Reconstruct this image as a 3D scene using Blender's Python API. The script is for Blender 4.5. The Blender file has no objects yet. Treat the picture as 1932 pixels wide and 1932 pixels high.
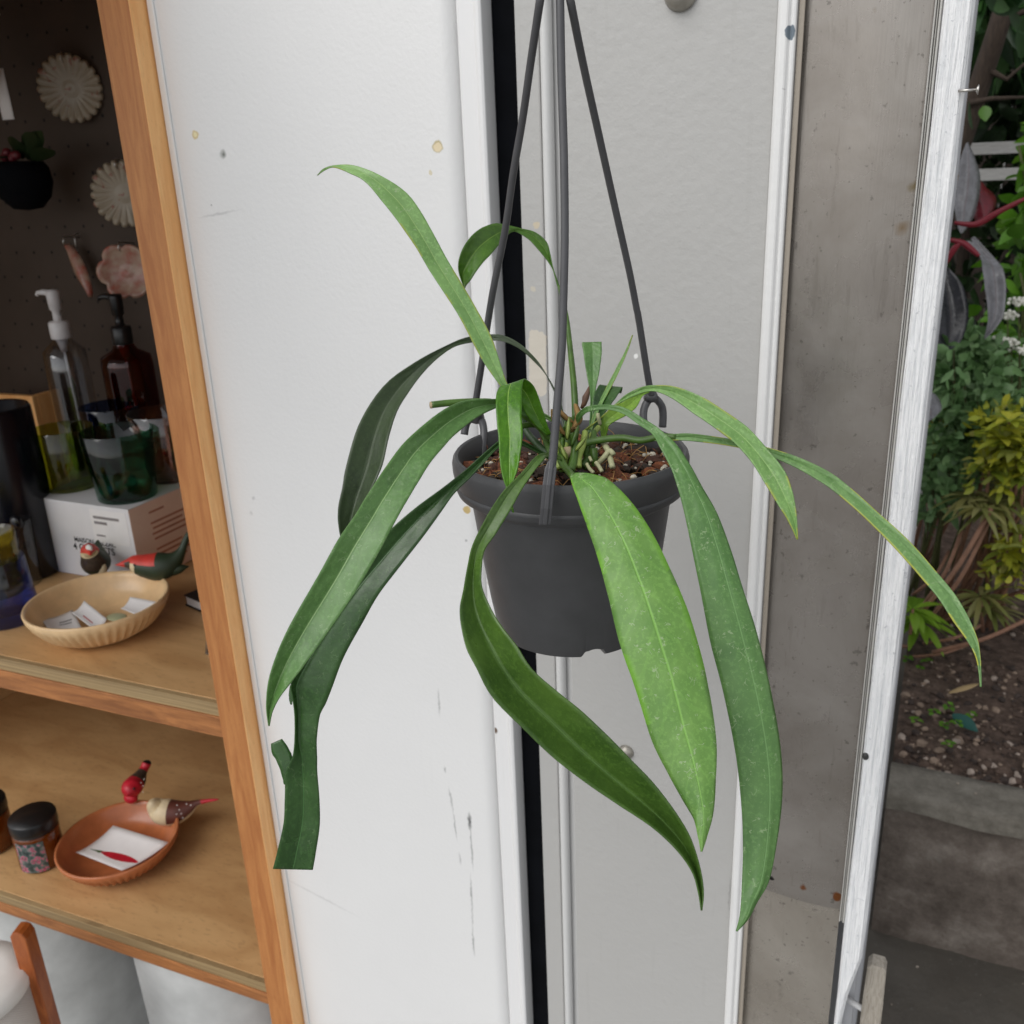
import bpy, bmesh, math, random
from mathutils import Vector, Matrix, noise
random.seed(7)
R = random.Random(11)
S = bpy.context.scene
COL = S.collection

# ------------------------------------------------------------------ camera
F = 1738.8                                   # focal length in units of a 1932 wide picture
dn = Vector((205, 4934, 1800)).normalized()  # straight down, seen from the camera
ZC = -dn
XC = Vector((4000, 490, -1800)); XC = (XC - XC.dot(dn) * dn).normalized()
YC = ZC.cross(XC)
CAM = Vector((0, 0, 1.5))
cam = bpy.data.cameras.new('camera'); co = bpy.data.objects.new('camera', cam); COL.objects.link(co)
co.matrix_world = Matrix(((XC.x, -XC.y, -XC.z, 0), (YC.x, -YC.y, -YC.z, 0), (ZC.x, -ZC.y, -ZC.z, 1.5), (0, 0, 0, 1)))
cam.sensor_width = 36; cam.lens = F / 1932 * 36; cam.clip_start = .02; cam.clip_end = 500
cam.dof.use_dof = True; cam.dof.focus_distance = .56; cam.dof.aperture_fstop = 17
S.camera = co
# ------------------------------------------------------------------ sky, sun, exposure
W = bpy.data.worlds.new('World'); S.world = W; W.use_nodes = True
nt = W.node_tree; bg = nt.nodes['Background']
sky = nt.nodes.new('ShaderNodeTexSky'); sky.sky_type = 'NISHITA'; sky.sun_disc = False
SUN_EL, SUN_AZ = math.radians(48), math.radians(205)      # azimuth clockwise from +Y
sky.sun_elevation = SUN_EL; sky.sun_rotation = SUN_AZ
hs = nt.nodes.new('ShaderNodeHueSaturation'); hs.inputs['Saturation'].default_value = .14
nt.links.new(sky.outputs[0], hs.inputs['Color']); nt.links.new(hs.outputs[0], bg.inputs['Color'])
bg.inputs['Strength'].default_value = .13
sl = bpy.data.lights.new('sun', 'SUN'); so = bpy.data.objects.new('sun', sl); COL.objects.link(so)
sl.energy = 1.2; sl.angle = math.radians(50); sl.color = (1, .975, .945)
sd = Vector((math.sin(SUN_AZ) * math.cos(SUN_EL), math.cos(SUN_AZ) * math.cos(SUN_EL), math.sin(SUN_EL)))
so.rotation_euler = sd.to_track_quat('Z', 'Y').to_euler()
S.view_settings.view_transform = 'Standard'; S.view_settings.look = 'None'; S.view_settings.gamma = 1
S.view_settings.exposure = .37
S.cycles.max_bounces = 10; S.cycles.transparent_max_bounces = 24

def ray(x, y):
    v = Vector(((x - 966) / F, (y - 966) / F, 1)); return Vector((v.dot(XC), v.dot(YC), v.dot(ZC)))
def P(x, y, d): return CAM + ray(x, y) * d
def PY(x, y, Y): r = ray(x, y); return CAM + r * (Y / r.y)
def PZ(x, y, Z): r = ray(x, y); return CAM + r * ((Z - 1.5) / r.z)
def proj(p):
    q = Vector(p) - CAM; v = q.x * XC + q.y * YC + q.z * ZC
    return 966 + F * v.x / v.z, 966 + F * v.y / v.z, v.z
def depth(p): return proj(p)[2]
def lin(c):
    c /= 255; return c / 12.92 if c <= .04045 else ((c + .055) / 1.055) ** 2.4
def rgb(r, g, b, k=1): return (lin(r) * k, lin(g) * k, lin(b) * k, 1)

# ------------------------------------------------------------------ materials
class NT:
    def __init__(s, name):
        s.m = bpy.data.materials.new(name); s.m.use_nodes = True; s.t = s.m.node_tree
        s.b = s.t.nodes['Principled BSDF']; s.o = s.t.nodes['Material Output']
    def n(s, t, **k):
        q = s.t.nodes.new('ShaderNode' + t)
        for a, v in k.items():
            if hasattr(q, a) and a not in ('Scale',): setattr(q, a, v)
        return q
    def l(s, a, b): s.t.links.new(a, b)
    def co(s, scale=(1, 1, 1), kind='Object'):
        c = s.n('TexCoord'); m = s.n('Mapping'); m.inputs['Scale'].default_value = scale
        s.l(c.outputs[kind], m.inputs[0]); return m.outputs[0]
    def noise(s, v, scale, detail=4, rough=.55, dist=0):
        q = s.n('TexNoise'); q.inputs['Scale'].default_value = scale; q.inputs['Detail'].default_value = detail
        q.inputs['Roughness'].default_value = rough; q.inputs['Distortion'].default_value = dist
        if v is not None: s.l(v, q.inputs['Vector'])
        return q.outputs['Fac']
    def ramp(s, f, pts):
        q = s.n('ValToRGB'); e = q.color_ramp.elements
        while len(e) < len(pts): e.new(.5)
        for i, (p, c) in enumerate(pts): e[i].position = p; e[i].color = c if len(c) == 4 else (*c, 1)
        s.l(f, q.inputs[0]); return q.outputs['Color']
    def mix(s, f, a, b):
        q = s.n('Mix'); q.data_type = 'RGBA'
        for k, v in ((0, f), (6, a), (7, b)):
            if isinstance(v, (int, float)): q.inputs[k].default_value = v
            elif isinstance(v, tuple): q.inputs[k].default_value = v
            else: s.l(v, q.inputs[k])
        return q.outputs[2]
    def math(s, op, a, b=0.0, c=0.0):
        q = s.n('Math'); q.operation = op
        for k, v in enumerate((a, b, c)):
            if isinstance(v, (int, float)): q.inputs[k].default_value = v
            else: s.l(v, q.inputs[k])
        return q.outputs[0]
    def bump(s, h, strength=.3, dist=.001):
        q = s.n('Bump'); q.inputs['Strength'].default_value = strength; q.inputs['Distance'].default_value = dist
        s.l(h, q.inputs['Height']); s.l(q.outputs[0], s.b.inputs['Normal'])
    def set(s, **k):
        for a, v in k.items():
            i = s.b.inputs[a.replace('_', ' ')]
            if isinstance(v, (int, float, tuple)): i.default_value = v
            else: s.l(v, i)
        return s

def simple(name, c, rough=.5, var=.12, scale=30, bump=.0, metal=0, bscale=None):
    s = NT(name); v = s.co()
    f = s.noise(v, scale)
    d = tuple(x * (1 - var) for x in c[:3]) + (1,); l = tuple(min(1, x * (1 + var)) for x in c[:3]) + (1,)
    s.set(Base_Color=s.ramp(f, [(.3, d), (.7, l)]), Roughness=rough, Metallic=metal)
    if bump: s.bump(s.noise(v, bscale or scale * 6, 3), bump, .001)
    return s.m

def painted(name, c, rough, spots=(), scuffs=(), orange=220, bump=.25, dirt=.06, streaks=1.0):
    """old brush or spray paint with chips (round, cream or dark) and rubbed scuff marks"""
    s = NT(name); v = s.n('NewGeometry').outputs['Position']
    big = s.noise(v, 5, 5); fine = s.noise(v, 60, 4)
    col = s.mix(s.math('MULTIPLY', s.math('SUBTRACT', 1, big), dirt * 3), c, tuple(x * .72 for x in c[:3]) + (1,))
    streak = s.noise(s.co((40, 40, 2.2)), 3, 4)
    col = s.mix(s.math('MULTIPLY', s.math('GREATER_THAN', streak, .64), dirt * streaks), col, (.25, .24, .22, 1))
    dn_ = s.n('TexNoise'); dn_.inputs['Scale'].default_value = 180; s.l(v, dn_.inputs['Vector'])
    vv = s.n('VectorMath'); vv.operation = 'MULTIPLY_ADD'; vv.inputs[1].default_value = (.004, .004, .004)
    s.l(dn_.outputs['Color'], vv.inputs[0]); s.l(v, vv.inputs[2])
    off = Vector((.002, .002, .002))
    for (p, r, cc, soft) in spots:
        d = s.n('VectorMath'); d.operation = 'DISTANCE'; s.l(vv.outputs[0], d.inputs[0]); d.inputs[1].default_value = p + off
        mr = s.n('MapRange'); mr.inputs[1].default_value = r; mr.inputs[2].default_value = r * (1 - soft)
        s.l(d.outputs[1], mr.inputs[0]); col = s.mix(mr.outputs[0], col, cc)
    for (p, w, h, tilt, k) in scuffs:
        mp = s.n('Mapping'); mp.vector_type = 'TEXTURE'; mp.inputs['Location'].default_value = p + off
        mp.inputs['Rotation'].default_value = (0, tilt, 0); mp.inputs['Scale'].default_value = (w, 1, h); s.l(vv.outputs[0], mp.inputs[0])
        d = s.n('VectorMath'); d.operation = 'LENGTH'; s.l(mp.outputs[0], d.inputs[0])
        mr = s.n('MapRange'); mr.inputs[1].default_value = 1; mr.inputs[2].default_value = .3; s.l(d.outputs[1], mr.inputs[0])
        m = s.math('MULTIPLY', mr.outputs[0], s.math('MULTIPLY', fine, k)); col = s.mix(m, col, (.08, .08, .08, 1))
    s.set(Base_Color=col, Roughness=rough)
    s.bump(s.math('ADD', s.noise(v, orange, 3), s.math('MULTIPLY', s.noise(v, 14, 2), 1.5)), bump, .001)
    return s.m

def wood(name, c1, c2, scale=(6, 6, 60), rough=.55, k=1.0, rings=6):
    s = NT(name); v = s.co(scale)
    f = s.noise(v, rings, 6, .6, 1.2); g = s.noise(s.co(tuple(x * 5 for x in scale)), rings * 3, 3)
    col = s.mix(s.ramp(f, [(.35, (0, 0, 0)), (.65, (1, 1, 1))]), c1, c2)
    col = s.mix(s.math('MULTIPLY', s.math('GREATER_THAN', g, .62), .25), col, tuple(x * .55 for x in c2[:3]) + (1,))
    s.set(Base_Color=col, Roughness=rough); s.bump(g, .15, .001); return s.m

def leaf_mat(name, c, c2=None, rough=.38, rib=None, specks=.5, trans=.18, vein=.1, spec=.5, edge=None):
    """uv: x across the leaf (0..1, midrib at .5), y along it"""
    s = NT(name); c2 = c2 or tuple(x * .6 for x in c[:3]) + (1,)
    uv = s.n('UVMap').outputs[0]; sep = s.n('SeparateXYZ'); s.l(uv, sep.inputs[0])
    v = s.co()
    col = s.mix(s.ramp(s.noise(v, 38, 5, .6), [(.35, (0, 0, 0)), (.68, (1, 1, 1))]), c2, c)
    fine = s.noise(v, 420, 3, .7)
    col = s.mix(s.math('MULTIPLY', s.math('GREATER_THAN', fine, .56), .35), col, tuple(min(1, x * 1.35) for x in c[:3]) + (1,))
    across = s.math('ABSOLUTE', s.math('SUBTRACT', sep.outputs[0], .5))
    # side veins run forward from the midrib
    ph = s.math('ADD', s.math('MULTIPLY', sep.outputs[1], 85), s.math('MULTIPLY', across, -16))
    ph = s.math('ADD', ph, s.math('MULTIPLY', s.noise(v, 45, 2), 7))
    vn = s.math('SINE', ph); vm = s.math('MULTIPLY', s.math('GREATER_THAN', vn, .93), vein * .5)
    ribc = rib or tuple(min(1, x * 1.9 + .02) for x in c[:3]) + (1,)
    col = s.mix(vm, col, ribc)
    mr = s.n('MapRange'); mr.inputs[1].default_value = .024; mr.inputs[2].default_value = .006; s.l(across, mr.inputs[0])
    col = s.mix(s.math('MULTIPLY', mr.outputs[0], .75), col, ribc)
    if edge:
        me = s.n('MapRange'); me.inputs[1].default_value = .40; me.inputs[2].default_value = .5; s.l(across, me.inputs[0])
        ey = s.math('MULTIPLY', me.outputs[0], s.math('GREATER_THAN', s.noise(v, 30, 2), .5))
        col = s.mix(s.math('MULTIPLY', ey, .7), col, edge)
    if specks:      # silvery scurf: short curled lines
        vo = s.n('TexVoronoi'); vo.feature = 'DISTANCE_TO_EDGE'; vo.inputs['Scale'].default_value = 230
        wv = s.n('VectorMath'); wv.operation = 'MULTIPLY_ADD'; wv.inputs[1].default_value = (.02, .02, .02)
        nz = s.n('TexNoise'); nz.inputs['Scale'].default_value = 90; s.l(v, nz.inputs['Vector']); s.l(nz.outputs['Color'], wv.inputs[0]); s.l(v, wv.inputs[2])
        s.l(wv.outputs[0], vo.inputs['Vector'])
        ln = s.math('LESS_THAN', vo.outputs['Distance'], .045)
        ms = s.math('MULTIPLY', ln, s.math('GREATER_THAN', s.noise(v, 190, 2), .60))
        col = s.mix(s.math('MULTIPLY', ms, specks), col, (.34, .46, .24, 1))
    h = s.math('ADD', s.math('MULTIPLY', mr.outputs[0], -1.2), s.math('ADD', s.math('MULTIPLY', vn, .15), s.math('MULTIPLY', s.noise(v, 160, 3), .9)))
    s.set(Base_Color=col, Roughness=s.ramp(s.noise(v, 60, 3), [(.3, (rough - .08,) * 3), (.7, (rough + .12,) * 3)]))
    s.b.inputs['Specular IOR Level'].default_value = spec
    s.bump(h, .35, .001)
    tr = s.n('BsdfTranslucent'); s.l(s.mix(.5, col, (.25, .42, .06, 1)), tr.inputs[0])
    mx = s.n('MixShader'); mx.inputs[0].default_value = trans; s.l(s.b.outputs[0], mx.inputs[1]); s.l(tr.outputs[0], mx.inputs[2])
    s.l(mx.outputs[0], s.o.inputs[0]); return s.m

def foliage(name, cols, trans=.25, rough=.45, scale=9):
    """colour differs from leaf to leaf (random per mesh island)"""
    s = NT(name); g = s.n('NewGeometry')
    n_ = len(cols); col = s.ramp(g.outputs['Random Per Island'], [(i / max(1, n_ - 1), c) for i, c in enumerate(cols)])
    col = s.mix(s.math('MULTIPLY', s.noise(s.co(), 60, 3), .5), col, tuple(x * .6 for x in cols[0][:3]) + (1,))
    s.set(Base_Color=col, Roughness=rough)
    tr = s.n('BsdfTranslucent'); s.l(col, tr.inputs[0])
    mx = s.n('MixShader'); mx.inputs[0].default_value = trans; s.l(s.b.outputs[0], mx.inputs[1]); s.l(tr.outputs[0], mx.inputs[2])
    s.l(mx.outputs[0], s.o.inputs[0]); return s.m

def glass(name, tint, gloss=1.0):
    s = NT(name); t = s.n('BsdfTransparent'); t.inputs[0].default_value = tuple(x ** .42 for x in tint[:3]) + (1,)
    g = s.n('BsdfGlossy'); g.inputs['Roughness'].default_value = .03
    fr = s.n('LayerWeight'); fr.inputs[0].default_value = .5
    mx = s.n('MixShader'); s.l(s.math('MULTIPLY_ADD', s.math('POWER', fr.outputs['Facing'], 4.0), .5 * gloss, .03 + .025 * gloss), mx.inputs[0]); s.l(t.outputs[0], mx.inputs[1]); s.l(g.outputs[0], mx.inputs[2])
    s.l(mx.outputs[0], s.o.inputs[0]); return s.m

# ------------------------------------------------------------------ mesh builder
class MB:
    def __init__(s): s.v = []; s.f = []; s.mi = []; s.uv = []; s.sm = []
    def add(s, vs, fs, mi=0, uvs=None, smooth=False):
        o = len(s.v); s.v += [Vector(p) for p in vs]
        for k, f in enumerate(fs):
            s.f.append([o + i for i in f]); s.mi.append(mi[k] if isinstance(mi, list) else mi); s.sm.append(smooth)
            s.uv.append([uvs[i] for i in f] if uvs else [(0, 0)] * len(f))
        return s
    def box(s, a, b, mi=0, M=None):
        (x0, y0, z0), (x1, y1, z1) = a, b
        vs = [Vector(p) for p in ((x0, y0, z0), (x1, y0, z0), (x1, y1, z0), (x0, y1, z0), (x0, y0, z1), (x1, y0, z1), (x1, y1, z1), (x0, y1, z1))]
        if M: vs = [M @ p for p in vs]
        return s.add(vs, [(3, 2, 1, 0), (4, 5, 6, 7), (0, 1, 5, 4), (1, 2, 6, 5), (2, 3, 7, 6), (3, 0, 4, 7)], mi)
    def grid(s, rows, mi=0, uvs=None, smooth=True, closed=False):
        n = len(rows[0]); vs = [p for r in rows for p in r]; fs = []
        for i in range(len(rows) - 1):
            for j in range(n if closed else n - 1):
                k = (j + 1) % n; fs.append((i * n + j, i * n + k, (i + 1) * n + k, (i + 1) * n + j))
        u = None
        if uvs: u = [q for r in uvs for q in r]
        return s.add(vs, fs, mi, u, smooth)
    def lathe(s, prof, c, seg=48, mi=0, M=None, wob=None):
        rows = []
        for (r, z) in prof:
            row = []
            for k in range(seg):
                a = 2 * math.pi * k / seg; rr = r * (wob(a, z) if wob else 1)
                p = Vector((rr * math.cos(a), rr * math.sin(a), z))
                row.append((M @ p if M else p) + Vector(c))
            rows.append(row)
        return s.grid(rows, mi, closed=True)
    def tube(s, pts, rad, seg=10, mi=0, up=None, matfn=None, cap=True, flat=1.0):
        pts = [Vector(p) for p in pts]; n = len(pts); rows = []; prev = up
        if not isinstance(rad, (list, tuple)): rad = [rad] * n
        for i in range(n):
            t = (pts[min(i + 1, n - 1)] - pts[max(i - 1, 0)]).normalized()
            u = prev if prev is not None else (Vector((0, 0, 1)) if abs(t.z) < .9 else Vector((1, 0, 0)))
            u = (u - t * u.dot(t)); u = u.normalized() if u.length > 1e-6 else t.orthogonal().normalized()
            w = t.cross(u); prev = u if up is None else up
            rows.append([pts[i] + u * math.cos(2 * math.pi * k / seg) * rad[i] * flat + w * math.sin(2 * math.pi * k / seg) * rad[i] for k in range(seg)])
        vs = [p for r in rows for p in r]; fs = []; ms = []
        for i in range(n - 1):
            for j in range(seg):
                k = (j + 1) % seg; fs.append((i * seg + j, i * seg + k, (i + 1) * seg + k, (i + 1) * seg + j))
                ms.append(matfn(i / (n - 1), (j + .5) / seg) if matfn else mi)
        if cap:
            fs.append(tuple(range(seg))[::-1]); fs.append(tuple((n - 1) * seg + j for j in range(seg)))
            ms += [ms[0], ms[-1]]
        return s.add(vs, fs, ms, None, True)
    def ball(s, c, r, mi=0, seg=14, rings=8, jag=0, rnd=R):
        r = Vector((r, r, r)) if isinstance(r, (int, float)) else Vector(r); rows = []
        for i in range(rings + 1):
            th = math.pi * i / rings; row = []
            for k in range(seg):
                a = 2 * math.pi * k / seg; j = 1 + (rnd.random() - .5) * jag
                row.append(Vector(c) + Vector((r.x * math.sin(th) * math.cos(a) * j, r.y * math.sin(th) * math.sin(a) * j, r.z * math.cos(th))))
            rows.append(row)
        return s.grid(rows, mi, closed=True)
    def prism(s, pts, off, mi=0):
        pts = [Vector(p) for p in pts]; n = len(pts); off = Vector(off)
        vs = pts + [p + off for p in pts]
        fs = [tuple(range(n)), tuple(range(2 * n - 1, n - 1, -1))] + [(i, i + n, (i + 1) % n + n, (i + 1) % n) for i in range(n)]
        return s.add(vs, fs, mi)
    def build(s, name, mats, parent=None, label=None, bevel=0, solid=0, subsurf=0, kind=None, origin=None):
        org = Vector(origin) if origin is not None else Vector((0, 0, 0))
        if parent is not None: org = WORLD_ORG[parent.name]
        me = bpy.data.meshes.new(name); me.from_pydata([tuple(p - org) for p in s.v], [], s.f)
        mats = mats if isinstance(mats, (list, tuple)) else [mats]
        for m in mats: me.materials.append(m)
        uvl = me.uv_layers.new(name='UVMap'); k = 0
        for i, p in enumerate(me.polygons):
            p.material_index = s.mi[i]; p.use_smooth = s.sm[i]
            for u in s.uv[i]: uvl.data[k].uv = u; k += 1
        me.update()
        bm = bmesh.new(); bm.from_mesh(me)
        if not kind == 'loose': bmesh.ops.recalc_face_normals(bm, faces=bm.faces)
        bm.to_mesh(me); bm.free()
        o = bpy.data.objects.new(name, me); COL.objects.link(o)
        if parent is not None: o.parent = parent
        else: o.location = org
        WORLD_ORG[o.name] = org
        if solid: m = o.modifiers.new('solidify', 'SOLIDIFY'); m.thickness = solid; m.offset = 0
        if bevel: m = o.modifiers.new('bevel', 'BEVEL'); m.width = bevel; m.segments = 2; m.limit_method = 'ANGLE'; m.angle_limit = math.radians(50)
        if subsurf: m = o.modifiers.new('subsurf', 'SUBSURF'); m.levels = subsurf; m.render_levels = subsurf
        if label: o['label'] = label
        return o
WORLD_ORG = {}
def tag(o, label, cat, group=None):
    o['label'] = label; o['category'] = cat
    if group: o['group'] = group
    return o
def struct(o): o['kind'] = 'structure'; return o
def thing(name, loc, label, cat, group=None):
    o = bpy.data.objects.new(name, None); COL.objects.link(o); o.location = loc; o.empty_display_size = .05
    WORLD_ORG[o.name] = Vector(loc); return tag(o, label, cat, group)
def cr(pts, n):
    """Catmull-Rom through rows of numbers, n samples"""
    out = []; m = len(pts)
    for i in range(n):
        t = i / (n - 1) * (m - 1); k = min(int(t), m - 2); u = t - k
        a, b, c, d = pts[max(k - 1, 0)], pts[k], pts[k + 1], pts[min(k + 2, m - 1)]
        out.append([.5 * (2 * b[j] + (c[j] - a[j]) * u + (2 * a[j] - 5 * b[j] + 4 * c[j] - d[j]) * u * u + (3 * b[j] - a[j] - 3 * c[j] + d[j]) * u ** 3) for j in range(len(b))])
    return out

# ------------------------------------------------------------------ shared materials
M = {}
M['white_paint_plain'] = painted('white gloss paint', (.82, .82, .81, 1), .38, dirt=.05, orange=120, bump=.12)
M['grey_paint'] = painted('warm grey paint', (.45, .445, .43, 1), .42, bump=.45, orange=150, dirt=.05)
M['black'] = simple('matte black', (.003, .0035, .005, 1), .9, .3)
M['black'].node_tree.nodes['Principled BSDF'].inputs['Specular IOR Level'].default_value = .1
M['pot'] = simple('charcoal plastic', (.056, .057, .060, 1), .46, .12, 40, .12, bscale=900)
M['strap'] = simple('dark grey plastic', (.072, .072, .077, 1), .42, .1, 60, .08, bscale=700)
M['cut'] = simple('cut stem', (.42, .33, .2, 1), .8)
M['post_wood'] = wood('oiled pine', rgb(194, 132, 76), rgb(170, 106, 56), (14, 14, 1.1), .5)
M['pale_pine'] = wood('pale pine', rgb(250, 196, 132), rgb(238, 174, 108), (14, 14, 1.1), .5)  # pine lightened to paint the bright post side; also the crate's wood
M['ply'] = wood('plywood veneer', rgb(206, 166, 116), rgb(186, 144, 96), (2.2, 7, 7), .42, rings=2)
M['ply_edge'] = wood('plywood edge', rgb(176, 150, 108), rgb(120, 98, 66), (.8, .8, 150), .6, rings=2)
M['lipping'] = wood('fir lipping', rgb(184, 122, 70), rgb(138, 86, 46), (1.6, 20, 20), .5, rings=4)
M['peg'] = simple('brown hardboard', (.075, .055, .04, 1), .7, .15, 12)
M['steel'] = simple('steel', (.55, .53, .5, 1), .35, .1, 80, metal=1)
M['grey_wall'] = painted('pale plaster', (.62, .63, .66, 1), .7, orange=90, dirt=.05)
M['concrete'] = simple('pale concrete', (.55, .56, .55, 1), .8, .14, 14, .3)

# ------------------------------------------------------------------ ground and facade
Y0 = .81
def fx(px, Y=Y0): return PY(px, 966, Y).x
ZF = -.5        # the street in front of the shop lies half a metre below the garden path
ground_m = NT('damp paving'); v = ground_m.co()
gc = ground_m.mix(ground_m.ramp(ground_m.noise(v, 2.2, 6, .65), [(.38, (0, 0, 0)), (.66, (1, 1, 1))]), (.075, .067, .056, 1), (.135, .12, .10, 1))
gc = ground_m.mix(ground_m.math('GREATER_THAN', ground_m.noise(v, 120, 3), .66), gc, (.13, .125, .11, 1))
ground_m.set(Base_Color=gc, Roughness=ground_m.ramp(ground_m.noise(v, 6, 4), [(.35, (.35, .35, .35)), (.65, (.75, .75, .75))])); ground_m.bump(ground_m.noise(v, 70, 6, .7), .5, .004)
struct(MB().box((fx(1677), Y0 + .06, ZF), (40, 40, 0)).build('garden_path', ground_m.m))
struct(MB().grid([[Vector((x, y, ZF)) for x in (-60, -6, -1, 1, 6, 60)] for y in (-60, -6, 0, 2, 6, 60)], smooth=False).build('pavement', simple('pale concrete paving', (.27, .265, .255, 1), .8, .2, 3, .3)))

def chip(x, y, r, c, soft=.25): return (PY(x, y, Y0), r, c, soft)
cream = rgb(214, 196, 150)
wp = painted('white wall paint', (.81, .81, .805, 1), .42,
    spots=[chip(368, 254, .0052, cream), chip(368, 254, .003, rgb(232, 222, 178)), chip(826, 277, .0062, rgb(180, 165, 120)), chip(826, 278, .0052, rgb(226, 210, 176)),
           chip(812, 326, .0028, rgb(214, 205, 180)), chip(881, 962, .0048, rgb(200, 176, 120)), chip(421, 291, .0055, (.16, .17, .15, 1), .9),
           chip(399, 386, .0016, (.3, .3, .3, 1), .8), chip(474, 968, .0035, (.6, .6, .6, 1), .9), chip(478, 940, .003, (.55, .55, .55, 1), .9), chip(880, 1020, .002, (.4, .4, .4, 1), .8)],
    scuffs=[(PY(415, 403, Y0), .034, .0018, -.12, .5), (PY(828, 1325, Y0), .002, .022, 0, .7), (PY(851, 1508, Y0), .002, .02, -.1, .9), (PY(858, 1555, Y0), .0015, .03, -.05, .8), (PY(886, 1550, Y0), .0035, .016, 0, 1.5),
            (PY(890, 1600, Y0), .0018, .04, 0, .9), (PY(890, 1700, Y0), .0018, .05, .02, .9), (PY(893, 1775, Y0), .0018, .03, 0, .9), (PY(868, 1620, Y0), .002, .012, -.1, .6), (PY(840, 1452, Y0), .002, .006, 0, .8), (PY(600, 1690, Y0), .08, .0025, .2, .3)],
    orange=210, bump=.38, dirt=.08, streaks=.15)
ZT = 2.7
# white wall panel (left of the gap)
wl = thing('wall_panel', (fx(660), Y0, 0), 'tall white painted wall panel with chipped paint, between wooden shelf and dark gap', 'wall')
x0, x1 = fx(427), fx(905)
mb = MB()      # the right edge rolls back into a groove
prof = [(x0 - .02, Y0 + .05), (x0 - .02, Y0)]
for k in range(9): a = k / 8 * math.pi / 2; prof.append((x1 - .016 + .016 * math.sin(a), Y0 + .016 * (1 - math.cos(a))))
prof.append((x1, Y0 + .05))
def extrude(mb, prof, z0, z1, mi=0, smooth=True, nz=2):
    return mb.grid([[Vector((x, y, z0 + (z1 - z0) * k / (nz - 1))) for (x, y) in prof] for k in range(nz)], mi, smooth=smooth)
extrude(mb, prof, ZF, ZT); o = mb.build('panel', wp, wl); o.data.set_sharp_from_angle(angle=math.radians(30))
mb = MB(); mb.box((fx(427.5), Y0 - .0025, ZF), (fx(437.5), Y0 + .0, ZT)); mb.build('trim_strip', M['white_paint_plain'], wl, bevel=.0012)
def bead(mb, xa, xb, y, h, z0=-.5, z1=ZT, k=10, mi=0):
    pr_ = [((xa + xb) / 2 - (xb - xa) / 2 * math.cos(math.pi * i / k), y - h * math.sin(math.pi * i / k)) for i in range(k + 1)]
    return extrude(mb, pr_, z0, z1, mi)
# trim post left of the gap
tp = MB(); xa, xb = fx(905) + .0015, fx(953)
tpp = [(xa, Y0 + .06), (xa, Y0 + .004), (xa + .003, Y0), (xb - .008, Y0 - .001), (xb - .006, Y0 - .005), (xb - .001, Y0 - .005), (xb, Y0 - .003), (xb, Y0 + .06)]
extrude(tp, tpp, ZF, ZT, smooth=False)
tpm = painted('worn white paint', (.80, .80, .80, 1), .35, spots=[(PY(931 + y_ * .043 - 5 + (i_ * 7 % 5), y_, Y0 - .004), .0018 + .0012 * (i_ % 3), rgb(96, 88, 80), .5) for i_, y_ in enumerate(range(0, 470, 13))] + [(PY(933, 1380, Y0 - .002), .0045, (.12, .07, .04, 1), .3), (PY(917, 1520, Y0), .004, (.5, .45, .35, 1), .6), (PY(925, 1600, Y0), .003, (.35, .33, .28, 1), .7), (PY(922, 1100, Y0), .003, (.55, .52, .45, 1), .7)], orange=90, dirt=.06, bump=.15)
o = tp.build('frame_post', tpm, origin=(xa, Y0, 0)); o.modifiers.new('bevel', 'BEVEL').width = .0012
tag(o, 'narrow white trim post with a worn edge left of the dark gap', 'door frame')
o = MB().box((xb + .0008, Y0 + .016, ZF), (fx(1000) - .0008, Y0 + .06, ZT)).build('gap_shade', M['black'], origin=(xb, Y0, 0)); tag(o, 'black vertical strip standing for shade in the open gap between white trim and grey door', 'gap')  # near black box stands in for the shade inside the open gap
# grey door
gd = thing('grey_door', (fx(1000), Y0, 0), 'grey painted door with a bevelled stile, behind the hanging plant', 'door')
ga, gb = fx(1000), fx(1417)
bare = [(PY(1009 + 11 * (k % 2), 634 + k * 4.4, Y0 + .002), .0066, rgb(206, 199, 186), .1) for k in range(24)] + [(PY(1012, 425, Y0 + .002), .0035, rgb(200, 188, 165), .3), (PY(1006, 545, Y0 + .002), .003, rgb(196, 190, 176), .3)]
bare += [(PY(1200, 672, Y0 + .004), .003, rgb(235, 235, 232), .3), (PY(1402, 1648, Y0), .002, rgb(60, 60, 60), .5), (PY(1372, 1716, Y0), .0022, rgb(60, 60, 60), .5), (PY(1370, 1672, Y0), .003, rgb(222, 222, 220), .5)]
gm = painted('grey door paint', (.455, .45, .435, 1), .4, spots=bare, scuffs=[(PY(1375, 1690, Y0), .0015, .03, 0, .6)], orange=130, bump=.55, dirt=.05)
mb = MB(); mb.box((ga, Y0 + .002, ZF), (fx(1038), Y0 + .04, ZT)); mb.build('stile', gm, gd, bevel=.0015)
mb = MB(); mb.box((fx(1070), Y0 + .003, ZF), (gb, Y0 + .04, ZT)); mb.build('panel', gm, gd, bevel=.0012)
mb = MB(); bead(mb, fx(1038.5), fx(1057), Y0 + .006, .0075); mb.box((fx(1038.3), Y0 + .010, ZF), (fx(1069.7), Y0 + .038, ZT)); mb.build('bead_moulding', painted('bead paint with highlight', (.64, .64, .63, 1), .3, dirt=.05, orange=90, bump=.15), gd)  # bead coloured paler than the door to paint in its highlight
kn = simple('tarnished knob metal', (.34, .32, .28, 1), .42, .2, 60, .1, metal=.6)
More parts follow.
